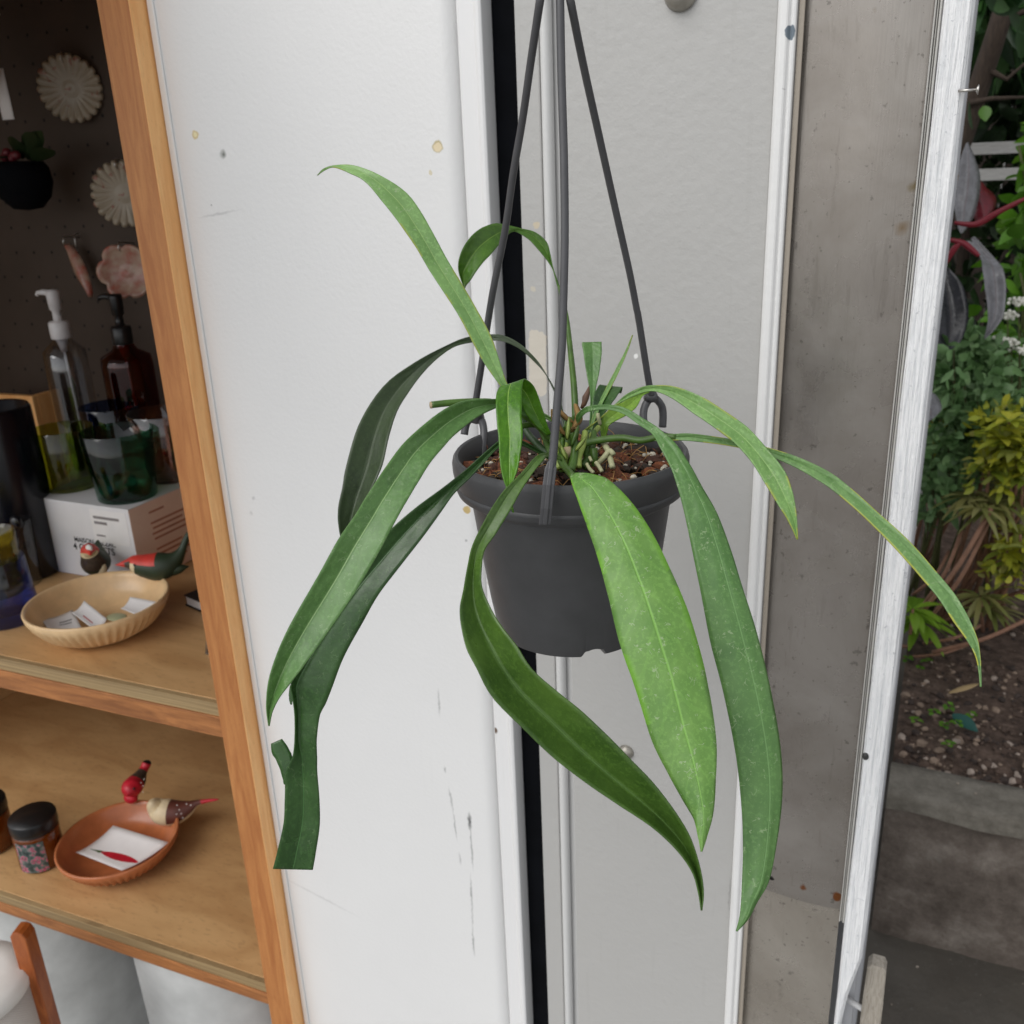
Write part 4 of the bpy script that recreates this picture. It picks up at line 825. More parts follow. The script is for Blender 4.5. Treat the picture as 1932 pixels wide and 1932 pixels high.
bird('green bird facing forward with coral beak, behind the tan bowl', [(185, 1019, d2 + .03, 2), (184, 1028, d2 + .028, 7), (184, 1045, d2 + .022, 18), (182, 1058, d2 + .010, 26), (178, 1058, d2 - .006, 25), (172, 1047, d2 - .018, 19), (168, 1039, d2 - .026, 15), (169, 1041, d2 - .034, 9), (170, 1045, d2 - .042, 3), (170, 1047, d2 - .046, .5)], [Mt['bgreen'], Mt['red'], Mt['bdark'], Mt['cream']], z2_,
     lambda t, p_, r_: [MB().ball(P(190, 1072, d2 - .006), (.012, .008, .018), 0, 14, 8).build('flank', Mt['cream'], t), MB().ball(P(180, 1062, d2 - .016), (.010, .008, .016), 0, 14, 8, .12).build('breast', Mt['bdark'], t), MB().ball(P(168, 1034, d2 - .037), (.007, .004, .006), 0).build('face', Mt['white'], t)] + [MB().tube([P(x, 1084, d2 - .006), P(x + 1, 1096, d2 - .004)], .0016, 8).build('leg', Mt['cream'], t) for x in (188, 200)])
d3 = depth(TC) + .075
bird('crimson headed bird with tail raised, behind the terracotta bowl', [(240, 1500, d3 - .028, 1), (243, 1494, d3 - .022, 12), (247, 1488, d3 - .012, 18), (253, 1481, d3, 18), (261, 1470, d3 + .012, 15), (267, 1459, d3 + .02, 10), (272, 1450, d3 + .026, 8), (277, 1440, d3 + .03, 8.5), (278, 1437, d3 + .03, 6)], [Mt['crim'], Mt['bdark'], Mt['lid']], lambda t, a: 0 if t < .42 or .68 < t < .88 else (1 if t <= .68 else 2),
     lambda t, p_, r_: [MB().ball(P(253, 1488, d3 - .026), .0024, 0).build('eye', Mt['lid'], t), MB().ball(P(247, 1504, d3 - .004), (.014, .012, .012), 0).build('breast', Mt['crim'], t)] + [MB().ball(P(x, y, d3 - .008), .0011, 0, 8, 5).build('spot', Mt['white'], t) for x, y in ((262, 1484), (266, 1477), (270, 1483), (258, 1496), (264, 1492), (270, 1494), (272, 1470))])
d4 = depth(TC) + .045
bird('cream bird with spotted brown wing and red tail, on the terracotta bowl rim', [(283, 1512, d4 - .012, 2), (286, 1515, d4 - .010, 9), (294, 1522, d4, 18), (306, 1530, d4, 24), (324, 1533, d4, 24), (342, 1530, d4, 20), (358, 1523, d4, 13), (372, 1515, d4, 6), (390, 1511, d4, 3.4), (405, 1509, d4, 2.4), (413, 1508, d4, .6)], [Mt['cream'], Mt['brown'], Mt['crim']], lambda t, a: (2 if t > .72 else (1 if t > .36 and up_ang(a) < .66 else 0)),
     lambda t, p_, r_: [MB().ball(P(x, y, d4 - 22 * scale_at(p_[20])), .0012, 0, 8, 5).build('spot', Mt['white'], t) for x, y in ((334, 1519), (338, 1528), (342, 1535), (352, 1517), (360, 1519), (345, 1543), (333, 1536))])
# amber jars
amb = NT('amber glass'); amb.set(Base_Color=rgb(124, 62, 18), Roughness=.08); amb.b.inputs['Transmission Weight'].default_value = .35
lab = NT('printed jar label'); v = lab.co(); nn = lab.noise(v, 90, 4, .6)
lab.set(Base_Color=lab.ramp(nn, [(.30, rgb(28, 36, 38)), (.46, rgb(60, 78, 78)), (.54, rgb(120, 130, 126)), (.58, rgb(222, 84, 130)), (.62, rgb(40, 52, 50)), (.74, rgb(214, 214, 206))]), Roughness=.5)
def jar(px, py, r, h, label):
    b = PZ(px, py, Z2 + .0006); t = thing('amber_jar', b, label, 'jar', 'amber jars on the lower shelf')
    MB().lathe([(0, 0), (r * .9, 0), (r, .004), (r, h * .70), (r * .97, h * .73), (r * .9, h * .74), (0, h * .74)], b, 48).build('glass_body', amb.m, t)
    MB().lathe([(r * .96, h * .735), (r * .99, h * .74), (r * .99, h * .765), (r * .96, h * .77), (r * 1.0, h * .775), (r * 1.02, h * .79), (r * 1.02, h * .97), (r * .99, h), (0, h)], b, 48).build('lid', Mt['lid'], t)
    mb = MB(); a0 = math.atan2(CAM.y - b.y, CAM.x - b.x) - 1.15
    mb.grid([[b + Vector(((r + .0006) * math.cos(a0 + .1 * j), (r + .0006) * math.sin(a0 + .1 * j), h * (.04 + .62 * i / 6) * (1) )) for j in range(0, 14) if True] for i in range(7)]); mb.build('jar_label', lab.m, t)
jar(82, 1622, .0385, .098, 'amber glass jar with black lid and patterned label, beside the terracotta bowl')
jar(-12, 1594, .0385, .098, 'amber glass jar with black lid cut by the left edge of the photo')
# ceramics on the pegboard
cer = NT('speckled ceramic'); v = cer.co(); cer.set(Base_Color=cer.mix(cer.math('GREATER_THAN', cer.noise(v, 55, 4, .6), .60), rgb(158, 146, 126), rgb(146, 102, 86)), Roughness=.28)
pink = NT('pink glazed ceramic'); v = pink.co(); pink.set(Base_Color=pink.ramp(pink.noise(v, 40, 4), [(.35, rgb(178, 154, 134)), (.55, rgb(164, 116, 100)), (.70, rgb(176, 78, 62))]), Roughness=.22)
def facing(p, amt=.6):
    n = ((CAM - p).normalized() * amt - NRM * (1 - amt)).normalized(); x = Vector((0, 0, 1)).cross(n).normalized(); y = n.cross(x)
    return Matrix((x, y, n)).transposed().to_4x4()
def hookm(t, p, up_):
    MB().tube([p + NRM * .03 + Vector((0, 0, up_)), p + Vector((0, 0, up_ + .004)) - NRM * .008, p - NRM * .012 + Vector((0, 0, up_ - .006)), p - NRM * .008 + Vector((0, 0, up_ - .012))], .0014, 8).build('hook', M['steel'], t)
def plate(px, py, rpx, petals, mat, name, label, dep=.008, pd=.10, yl=.595):
    p = PP(px, py, yl); r = rpx * scale_at(p); t = thing(name, p, label, 'wall ornament', 'ceramic flowers on the pegboard'); Mx = facing(p)
    rows = []; seg = petals * 6
    for i in range(13):
        f = i / 12; row = []
        for k in range(seg):
            a = 2 * math.pi * k / seg; lobe = abs(math.cos(a * petals / 2))
            rr_ = r * f * (1 - pd * (1 - lobe ** .6) * max(0, (f - .4) / .6) ** .6)
            z = dep * (f ** 2) - .0035 * (1 - lobe) * max(0, f - .35) * 2 + (.002 if f < .2 else 0) - (.003 if f > .95 else 0)
            row.append(p + (Mx @ Vector((rr_ * math.cos(a), rr_ * math.sin(a), z))))
        rows.append(row)
    MB().grid(rows, closed=True).build('dish', mat, t, solid=.003); hookm(t, p, r * .95); return t
plate(134, 167, 60, 22, cer.m, 'daisy_plate', 'round cream daisy shaped plate, the upper one on the pegboard')
plate(235, 366, 60, 22, cer.m, 'daisy_plate', 'round cream daisy shaped plate, the lower one touching the pine post')
plate(240, 512, 52, 6, pink.m, 'ceramic_flower', 'pink glazed ceramic flower above the amber red bottle', .016, .16, .56)
p0, p1 = PP(126, 462, .59), PP(172, 560, .575); t = thing('ceramic_leaf', p0, 'narrow pink ceramic leaf hanging left of the pink flower', 'wall ornament', 'ceramic flowers on the pegboard')
ax = p1 - p0; sd_ = ax.cross(NRM).normalized(); rows = []
for i in range(15):
    f = i / 14; w = .017 * math.sin(math.pi * min(1, f * .94 + .06)) ** .7; c = p0 + ax * f
    rows.append([c + sd_ * w * s_ - NRM * (.006 - .010 * abs(s_)) for s_ in (-1, -.5, 0, .5, 1)])
MB().grid(rows).build('blade', pink.m, t, solid=.002); hookm(t, p0 + Vector((.005, 0, 0)), .012)
mb = MB(); a_ = PP(148, 440, .608); mb.tube([a_, a_ - NRM * .012 + Vector((0, 0, -.004)), a_ - NRM * .012 + Vector((0, 0, -.032))], .0012, 8); mb.ball(a_ - NRM * .012 + Vector((0, 0, -.032)), .002, 0); tag(mb.build('peg_hook', M['steel'], origin=a_), 'thin empty steel hook in the pegboard above the ceramic leaf', 'hook')
p = PP(44, 345, .52); r = 52 * scale_at(p); t = thing('wall_planter', p, 'round black wall planter with a small plant on the pegboard', 'planter')
MB().lathe([(0, -r * .95), (r * .5, -r * .88), (r * .85, -r * .5), (r, 0), (r * .95, r * .5), (r * .8, r * .72), (r * .7, r * .68), (r * .7, 0), (0, 0)], p, 36).build('pot_body', M['black'], t)
dk = foliage('dim plant', [rgb(30, 46, 22), rgb(44, 62, 30)])
def blade(mb, base, tip, w, side, bend=0.0, mi=0, n=4, fold=.25):
    """one leaf: two strips meeting at a fold"""
    base, tip = Vector(base), Vector(tip); ax = tip - base; ln = ax.length; side = (side - ax * side.dot(ax) / (ln * ln)); side = side.normalized() if side.length > 1e-6 else ax.orthogonal().normalized()
    nrm = ax.cross(side).normalized(); rows = []
    for i in range(n + 1):
        f = i / n; ww = w * math.sin(math.pi * (f * .93 + .05)) ** .8 * .5; c = base + ax * f - Vector((0, 0, 1)) * bend * ln * f * f
        rows.append([c - side * ww + nrm * ww * fold, c, c + side * ww + nrm * ww * fold])
    mb.grid(rows, mi); return mb
rq = random.Random(21); mb = MB()
for (x, y, dx, dy, w) in ((52, 300, 10, -60, .04), (40, 300, -20, -50, .035), (60, 305, 40, -34, .03), (30, 310, -40, -20, .03), (50, 300, 26, -66, .03)):
    blade(mb, PP(x, y, .52), PP(x + dx, y + dy, .48), w, Vector((1, 0, 0)), .1)
mb.build('foliage', dk, t)
mb = MB(); [mb.ball(p + Vector((rq.uniform(-.01, .03), -.02, r * .72 + rq.uniform(0, .02))), .008, 0, 10, 6) for k in range(6)]; mb.build('flower', simple('dark crimson flower', rgb(96, 20, 30), .5, .3), t)
p = PP(6, 178, .5); Mx = facing(p, .3); mb = MB(); q = scale_at(p); mb.grid([[p + (Mx @ Vector((x * q, y * q, .002 * math.sin(x / 8)))) for x in (-14, -5, 4, 13)] for y in (-44, 0, 44)]); t = mb.build('price_tag', Mt['card'], None, solid=.0006, origin=p); tag(t, 'white paper tag hanging at the left edge above the black planter', 'tag')
mb = MB(); mb.box((-.2, 0, 0), (0, .004, .14), 0, Matrix.Translation(PP(-4, 26, .40)) @ RL @ Matrix.Rotation(math.radians(-42), 4, 'Y')); tag(mb.build('paper_print', simple('cream paper', rgb(220, 200, 176), .7, .05), None, origin=PP(-4, 26, .40)), 'cream paper sheet at the top left corner above the pegboard', 'paper')
# under the shelf
for (px_q, yl_q, r_q, lab_q) in ((150, .215, .165, 'large pale round concrete planter under the left part of the shelf'), (462, .175, .165, 'pale concrete planter under the shelf next to the pine post')):
    p = PP(px_q, 1885, yl_q); c = Vector((p.x, p.y, ZF + .0005)); r = r_q; zt_ = .326 - ZF; pb = thing('concrete_planter', c, lab_q, 'planter', 'concrete planters under the shelf')
    MB().lathe([(0, 0), (r * .93, 0), (r * .95, .006), (r, zt_ - .01), (r * .985, zt_), (r * .90, zt_), (r * .87, zt_ - .02), (r * .82, .05), (0, .05)], c, 64).build('pot_body', M['concrete'], pb)
a0, a1 = P(36, 1752, 1.34), P(98, 2010, 1.50); cp = thing('wooden_chair', Vector((a1.x, a1.y, ZF)), 'orange stained wooden chair with one rounded leg post in view', 'chair')
Mz = Matrix.Translation((a0.x, a0.y, 0)) @ Matrix.Rotation(math.radians(20), 4, 'Z'); mb = MB()
mb.prism([Mz @ Vector(q) for q in ((-.011, -.009, ZF), (.013, -.009, ZF), (.013, -.009, a0.z - .012), (.009, -.009, a0.z - .003), (.003, -.009, a0.z), (-.006, -.009, a0.z - .001), (-.011, -.009, a0.z - .008))], Mz.to_3x3() @ Vector((0, .024, 0)))
mb.build('leg', wood('orange stained wood', rgb(176, 98, 44), rgb(138, 66, 24), (12, 12, 2), .4), cp, bevel=.002)
ps = P(-64, 1846, 1.34); r = 106 * scale_at(ps); wst = thing('white_stool', Vector((ps.x, ps.y, ZF)), 'white round stool with a waffle textured side at the lower left', 'stool')
wf = NT('waffle fabric'); v = wf.co(); wvn = wf.math('MULTIPLY', wf.math('SINE', wf.math('MULTIPLY', wf.noise(v, 2), 4)), 1); 
sp = wf.n('SeparateXYZ'); wf.l(v, sp.inputs[0]); ang = wf.math('ARCTAN2', sp.outputs[1], sp.outputs[0])
hh = wf.math('MULTIPLY', wf.math('SINE', wf.math('MULTIPLY', ang, 110)), wf.math('SINE', wf.math('MULTIPLY', sp.outputs[2], 1500)))
wf.set(Base_Color=wf.ramp(hh, [(.0, (.62, .57, .52, 1)), (.7, (.76, .72, .67, 1))]), Roughness=.9); wf.bump(hh, .6, .002)
MB().lathe([(0, ps.z), (r * .6, ps.z + .002), (r * .93, ps.z - .004), (r, ps.z - .016), (r * .985, ps.z - .03), (r * .9, ps.z - .032), (0, ps.z - .032)], (ps.x, ps.y, 0), 64).build('cushion', simple('white cushion', (.78, .76, .72, 1), .8, .05), wst)
MB().lathe([(0, ZF + .0005), (r * .96, ZF + .0005), (r * 1.0, ZF + .01), (r * .97, ps.z - .0325), (0, ps.z - .0325)], (ps.x, ps.y, 0), 64).build('side_panel', wf.m, wst)

# ------------------------------------------------------------------ the garden beyond the white board
WX0 = fx(1726) + .0005; WY = 1.641
wallm = NT('weathered brown concrete'); v = wallm.co()
wc_ = wallm.ramp(wallm.noise(v, 11, 8, .72), [(.36, (.095, .075, .060, 1)), (.52, (.165, .135, .112, 1)), (.68, (.27, .235, .20, 1))])
wc_ = wallm.mix(wallm.math('MULTIPLY', wallm.math('GREATER_THAN', wallm.noise(v, 3.1, 6, .75), .60), .30), wc_, (.24, .23, .20, 1))
wallm.set(Base_Color=wc_, Roughness=.85); wallm.bump(wallm.noise(v, 60, 6, .7), .8, .006)
capm = NT('mossy coping concrete'); v = capm.co(); capm.set(Base_Color=capm.ramp(capm.noise(v, 16, 8, .72), [(.38, (.14, .125, .10, 1)), (.55, (.225, .205, .17, 1)), (.75, (.31, .29, .245, 1))]), Roughness=.85); capm.bump(capm.noise(v, 80, 6, .7), .8, .005)
gw = thing('planter_wall', (WX0, WY, 0), 'low brown concrete retaining wall with a mossy coping in front of the flower bed', 'wall')
def rough_box(mb, x0, x1, y0, y1, z0, z1, nx, nz, amp, seed):
    def d(p): return noise.noise(p * 9 + Vector((seed, 0, 0))) * amp + noise.noise(p * 30 + Vector((seed, 4, 0))) * amp * .5
    rows = []
    for k in range(nz + 1):
        z = z0 + (z1 - z0) * k / nz; rows.append([Vector((x, y0 + d(Vector((x, 0, z))), z)) for x in [x0 + (x1 - x0) * i / nx for i in range(nx + 1)]])
    for k in range(1, 7):
        y = y0 + (y1 - y0) * k / 6; rows.append([Vector((x, y, z1 + d(Vector((x, y, 9))) * .6)) for x in [x0 + (x1 - x0) * i / nx for i in range(nx + 1)]])
    rows.append([Vector((r_.x, y1, z0)) for r_ in rows[-1]])
    mb.grid(rows, smooth=True); return mb
rough_box(MB(), WX0, 4, WY + .012, WY + .10, 0, .318, 260, 20, .006, 1).build('wall_face', wallm.m, gw)
mb = MB(); rough_box(mb, WX0, 4, WY - .004, WY + .105, .315, .352, 260, 4, .006, 3)
for q in mb.v:
    if q.z < .33 and q.y < WY + .05: q.z += .005 * noise.noise(Vector((q.x * 9, 1, 0))) + (.008 if noise.noise(Vector((q.x * 4, 7, 0))) > .15 else 0)
mb.build('coping', capm.m, gw)
soilm = NT('garden soil'); v = soilm.co()
soilm.set(Base_Color=soilm.ramp(soilm.noise(v, 34, 6, .7), [(.32, (.045, .030, .022, 1)), (.5, (.14, .092, .068, 1)), (.66, (.24, .165, .125, 1)), (.78, (.34, .27, .21, 1))]), Roughness=.95); soilm.bump(soilm.noise(v, 90, 5, .7), 1, .02)
rows = []
for j in range(60):
    y = WY + .10 + (j / 59) ** 1.5 * 6; rows.append([Vector((x, y, .338 + .035 * min(1, (y - WY - .1) / .5) + .02 * noise.noise(Vector((x * 4, y * 4, 0))) + .008 * noise.noise(Vector((x * 17, y * 17, 0))))) for x in [WX0 + .002 + (i / 79) ** 1.6 * 7 for i in range(80)]])
struct(MB().grid(rows).build('soil_bed', soilm.m))
def soil_z(x, y): return .338 + .035 * min(1, (y - WY - .1) / .5) + .02 * noise.noise(Vector((x * 4, y * 4, 0))) + .008 * noise.noise(Vector((x * 17, y * 17, 0)))
rq = random.Random(9); mb = MB()
for k in range(2600):
    y = WY + .11 + rq.random() ** 1.6 * 1.1; x = WX0 + .01 + rq.random() * .75; s_ = rq.choice((.003, .003, .004, .005, .007, .009)) * (.7 + rq.random() * .6)
    if y > 2.2 and rq.random() < .5: continue
    chunk(mb, (x, y, soil_z(x, y) + s_ * .3), (s_, s_ * .8, s_ * .6), rq.choice((0, 0, 0, 1, 1, 2, 3, 3)), rq)
o = mb.build('gravel', [simple('brown clod', (.09, .06, .045, 1), .95, .3), simple('tan pebble', (.26, .19, .14, 1), .8, .2), simple('pale pebble', (.36, .29, .24, 1), .7, .3), simple('dark clod', (.05, .036, .03, 1), .95, .3)]); o['kind'] = 'stuff'; o['label'] = 'pebbles and clods strewn over the garden soil'
mb = MB()
for k in range(120):
    x = WX0 + .02 + rq.random() * .8; y, z = (WY + rq.random() * .1, .354) if k % 3 == 0 else (1.05 + rq.random() * .58, .002); s_ = .0008 + rq.random() ** 3 * .0032; chunk(mb, (x, y, z), (s_, s_, s_ * .6), 0, rq)
o = mb.build('grit', simple('pale grit', (.34, .29, .24, 1), .8, .4)); o['kind'] = 'stuff'; o['label'] = 'pale grit and flecks on the path and coping'
# stake by the board
p = P(1657, 1812, 1.0); q = P(1636, 1960, 1.12); mb = MB(); sc_ = scale_at(p)
rz = [0, .1, .3, .5, .7, .85, p.z - .012, p.z]; rows = []
for i, z in enumerate([0] + [p.z * k / 12 for k in range(1, 12)] + [p.z - .006, p.z]):
    w = (.0105 if z < p.z - .01 else (.0095 if z < p.z - .001 else .006)); j = (R.random() - .5) * .0012
    rows.append([Vector((p.x + sx * w + j, p.y + sy * .008, z)) for sx, sy in ((-1, -1), (-.8, -1.15), (.8, -1.15), (1, -1), (1, 1), (-1, 1))])
mb.grid(rows, closed=True, smooth=False); mb.add(rows[-1], [tuple(range(6))]); ws = thing('wooden_stake', (p.x, p.y, 0), 'weathered grey wooden stake standing right of the white board', 'stake')
mb.build('shaft', wood('silvered wood', rgb(182, 174, 162), rgb(150, 142, 130), (60, 60, 8), .8), ws)
zq = PY(1622, 1896, p.y).z; MB().tube([Vector((p.x - .010, p.y - .004, zq)), Vector((fx(1726) - .012, Y0 + .048, zq))], .0035, 10).build('pin', simple('white plastic pin', (.72, .72, .72, 1), .4), ws)
# fence, hedge, tree
fe = thing('garden_fence', (WX0, 3.45, 0), 'grey wooden rail fence seen through the shrubs', 'fence')
fw = wood('grey fence wood', (.52, .51, .49, 1), (.40, .39, .37, 1), (3, 30, 30), .8)
for yy in (279, 329): 
    z = PY(1888, yy, 3.45).z; mb = MB(); mb.box((WX0 - .2, 3.45, z - .018), (3, 3.48, z + .018)); mb.build('rail', fw, fe, bevel=.003)
for x in (WX0 + .62, WX0 + 1.9): mb = MB(); mb.box((x, 3.482, .3), (x + .06, 3.54, 1.9)); mb.build('post', fw, fe, bevel=.003)
bw = thing('boundary_wall', (WX0 + 1.5, 5.2, 0), 'dark brown boarded boundary wall behind the shrubs', 'wall'); mb = MB()
for k in range(60): mb.box((WX0 - 2.5 + k * .14, 5.2 + (k % 2) * .012, .3), (WX0 - 2.363 + k * .14, 5.23 + (k % 2) * .012, 4.2))
mb.build('boards', wood('dark brown boards', (.055, .040, .031, 1), (.035, .026, .021, 1), (20, 20, 2), .85), bw)
FOL = {}
FOL['hedge'] = foliage('dark hedge leaf', [rgb(26, 44, 20, 1.01), rgb(36, 60, 26, 1.01), rgb(30, 52, 24, 1.01), rgb(52, 82, 32, 1.01)], .12)
FOL['yellow'] = foliage('yellow variegated leaf', [rgb(186, 186, 52, 1.2), rgb(150, 164, 56, 1.2), rgb(200, 196, 70, 1.2), rgb(120, 146, 56, 1.1), rgb(176, 172, 110, 1.1)], .3)
FOL['olive'] = foliage('olive variegated leaf', [rgb(140, 142, 84, 1.09), rgb(112, 124, 58, 1.01), rgb(160, 156, 104, 1.09), rgb(124, 120, 60, 1.01)], .25)
FOL['lime'] = foliage('lime leaf', [rgb(112, 150, 40, 1.23), rgb(132, 168, 52, 1.23), rgb(96, 136, 36, 1.16)], .35)
FOL['blue'] = foliage('blue green herb leaf', [rgb(92, 124, 76, 1.4), rgb(116, 150, 98, 1.4), rgb(74, 106, 60, 1.3), rgb(136, 166, 116, 1.4)], .2)
FOL['fresh'] = foliage('fresh green leaf', [rgb(110, 160, 50, 1.2), rgb(72, 122, 24, 1.16), rgb(96, 146, 34, 1.16), rgb(56, 96, 22, 1.16), rgb(116, 160, 50, 1.16)], .35)
bark = wood('brown bark', (.065, .045, .032, 1), (.038, .026, .019, 1), (20, 20, 3), .9); cane = simple('reddish cane', rgb(128, 94, 74, 1.16), .7, .2, 60); twig = simple('green twig', rgb(74, 78, 40, 1.01), .7, .2, 60)
def rv(r_=rq): 
    while True:
        q = Vector((r_.uniform(-1, 1), r_.uniform(-1, 1), r_.uniform(-1, 1)))
        if .05 < q.length < 1: return q
def crown(mb, c, rad, count, ln, wd, droop=.4, mi=0, rnd=rq, out=.8):
    c = Vector(c)
    for k in range(count):
        q = rv(rnd); q = q.normalized() * (q.length ** .45); b_ = c + Vector((q.x * rad[0], q.y * rad[1], q.z * rad[2]))
        d_ = (q * out + rv(rnd) * .9 + Vector((0, -.2, .1))).normalized(); l_ = ln * (.65 + rnd.random() * .7)
        blade(mb, b_, b_ + d_ * l_, wd * (.7 + rnd.random() * .5), rv(rnd), droop * rnd.random(), mi, 3)
def whorl(mb, c, n_, ln, wd, rnd=rq, up=.25, mi=0):
    for k in range(n_):
        a = 6.283 * (k + rnd.random() * .6) / n_; el = up + (rnd.random() - .5) * .9
        d_ = Vector((math.cos(a) * math.cos(el), math.sin(a) * math.cos(el), math.sin(el))); blade(mb, c + d_ * .004, Vector(c) + d_ * ln * (.7 + rnd.random() * .5), wd, Vector((0, 0, 1)).cross(d_), .35, mi, 4)
def plant_thing(name, base, label, cat, group=None): return thing(name, base, label, cat, group)
# hedge row behind the fence: each bush its own thing
for i, (x, y, z, rx, rz, n_) in enumerate([(.0, 4.0, 1.2, .42, 1.0, 2600), (.62, 4.1, 1.1, .40, .95, 1700), (1.3, 4.2, 1.2, .45, 1.0, 1500), (2.2, 4.3, 1.2, .5, 1.0, 1300), (.3, 4.3, 2.3, .6, .8, 2400), (1.5, 4.6, 2.4, .8, .8, 1600)]):
    t = plant_thing('hedge_bush', (x, y, .35), ['dark hedge bush directly behind the white board', 'dark hedge bush at the right edge behind the rail fence', 'dark hedge bush farther right behind the fence', 'dark hedge bush at the far right end of the fence', 'tall dark hedge crown above the rail fence', 'tall dark hedge crown at the far right above the fence'][i], 'bush', 'dark bushes behind the fence')
    mb = MB(); crown(mb, (x, y, z), (rx, .38, rz), n_, .085, .045, .3); mb.build('foliage', FOL['hedge'], t)
    MB().tube([(x, y, .33), (x + .03, y, z * .7), (x, y, z + rz * .4)], [.04, .03, .01], 8).build('stem', bark, t)
tr = thing('tree', PY(1786, 560, 3.0) * 1, 'tree with a slanting dark brown trunk and deep green leaves at the top right', 'tree'); bz = PY(1786, 560, 3.0)
pts = [Vector((PY(1640, 760, 3.0).x, 3.0, .36)), PY(1690, 560, 3.0), PY(1752, 400, 3.0), PY(1808, 280, 3.0), PY(1848, 160, 2.98), PY(1884, 50, 2.95), PY(1915, -60, 2.95), PY(1960, -200, 2.9)]
MB().tube([Vector(q) for q in cr([list(q) for q in pts], 30)], [.034 - .012 * k / 29 for k in range(30)], 12).build('trunk', bark, tr)
for bb in ([(1829, 195), (1870, 186), (1940, 183)], [(1862, 130), (1900, 150), (1935, 118)], [(1900, 0), (1860, -60), (1800, -120)], [(1890, 40), (1960, 10), (2050, -30)]):
    MB().tube([PY(x, y, 2.96) for x, y in bb], [.009, .006, .003], 8).build('branch', bark, tr)
mb = MB(); crown(mb, PY(1950, -150, 3.6), (.8, .4, .45), 900, .10, .045, .5); crown(mb, PY(1850, 0, 3.25), (.25, .12, .12), 160, .10, .05, .5)
for (x, y, x2, y2, w) in ((1868, 5, 1930, -4, .05), (1868, -2, 1905, 14, .04), (1860, 0, 1925, 14, .05), (1925, 110, 1934, 30, .05), (1829, 190, 1836, 240, .035), (1880, 150, 1874, 178, .03), (1905, 25, 1945, 60, .04), (1845, 60, 1830, 110, .04)):
    blade(mb, PY(x, y, 2.85), PY(x2, y2, 2.80), w, Vector((0, -.6, 1)), .05, 0, 5)
mb.build('crown', foliage('deep green tree leaf', [rgb(22, 46, 20, 1.16), rgb(34, 66, 26, 1.16), rgb(58, 98, 36, 1.16), rgb(28, 56, 26, 1.16)], .2), tr)
fsb = thing('green_shrub', PY(1935, 520, 2.75) * 1, 'fresh green shrub at the right edge below the fence rails', 'shrub'); gx = PY(1945, 500, 2.75)
mb = MB()
for (x, y, n_, r_) in ((1985, 262, 30, .05), (1975, 330, 30, .05), (1955, 400, 36, .05), (1940, 515, 26, .05), (1950, 480, 50, .10), (1960, 600, 60, .1), (1955, 700, 70, .12)):
    crown(mb, PY(x, y, 2.75 + rq.random() * .15), (r_, r_, r_), n_, .06, .03, .3)
for (x, y, x2, y2, w) in ((1857, 200, 1860, 226, .03), (1925, 450, 1912, 420, .05), (1830, 590, 1850, 574, .035), (1826, 598, 1846, 580, .03)): blade(mb, PY(x, y, 2.7), PY(x2, y2, 2.68), w, Vector((1, 0, 0)), .1, 0, 4)
mb.build('foliage', FOL['fresh'], fsb)
for (x, y) in ((1922, 275), (1940, 400), (1925, 515), (1955, 650)): MB().tube([(gx.x + .05, 2.8, .36), PY(x + 25, y + 120, 2.8), PY(x, y, 2.78)], [.006, .005, .003], 8).build('stem', twig, fsb)
# rubber plant
rb = thing('rubber_plant', Vector((PY(1800, 700, 2.25).x, 2.25, .37)), 'rubber plant with large grey burgundy leaves beside the white board', 'plant')
lg = leaf_mat('grey burgundy leaf', (.22, .22, .235, 1), (.15, .148, .155, 1), .22, rgb(150, 120, 120, .5), 0, trans=.05); lr = leaf_mat('burgundy leaf back', rgb(116, 30, 42, .9), rgb(90, 24, 34, .9), .35, rgb(120, 30, 40, 1.16), 0, trans=.1)
def rleaf(rows, dd, e, mat, label=None):
    mb = leaf(rows, dd, e, None, n=30, nx=7, build=False, seed=len(rows)); return mb.build('leaf', mat, rb, label, solid=.0012)
rleaf([(1822, 272, 1826, 268), (1812, 300, 1842, 306), (1804, 340, 1850, 345), (1800, 385, 1840, 400), (1806, 424, 1826, 428), (1812, 440, 1815, 441)], 2.2, .02, lg, 'grey leaf half hidden by the white board')
rleaf([(1822, 303, 1824, 303), (1832, 345, 1848, 338), (1836, 385, 1862, 355), (1838, 410, 1878, 372), (1842, 420, 1876, 394), (1844, 425, 1850, 424)], 2.23, .02, lr, 'dark burgundy leaf turned to show its back')
rleaf([(1832, 450, 1838, 446), (1850, 486, 1876, 486), (1854, 510, 1894, 512), (1859, 545, 1898, 550), (1863, 580, 1893, 596), (1864, 606, 1874, 624), (1857, 640, 1858, 640)], [2.2, 2.12, 2.1, 2.1], -.02, lg, 'pale grey leaf hanging with a silvery sheen')
rleaf([(1778, 498, 1786, 503), (1762, 540, 1808, 525), (1758, 580, 1824, 560), (1762, 620, 1826, 605), (1768, 650, 1812, 645), (1776, 666, 1780, 666)], [2.2, 2.14], -.02, leaf_mat('dark rubber leaf', (.035, .035, .042, 1), (.02, .022, .024, 1), .22, (.06, .05, .05, 1), 0, trans=.03), 'very dark leaf beside the white board')
rleaf([(1745, 738, 1748, 735), (1730, 765, 1768, 748), (1735, 785, 1777, 770), (1748, 796, 1766, 785), (1757, 792, 1758, 791)], [2.1, 2.05], .01, lg, 'small dark grey leaf low beside the white board')
rleaf([(1805, 462, 1807, 458), (1825, 462, 1830, 455), (1845, 478, 1850, 470), (1856, 480, 1857, 479)], [2.15, 2.1], -.004, lg)
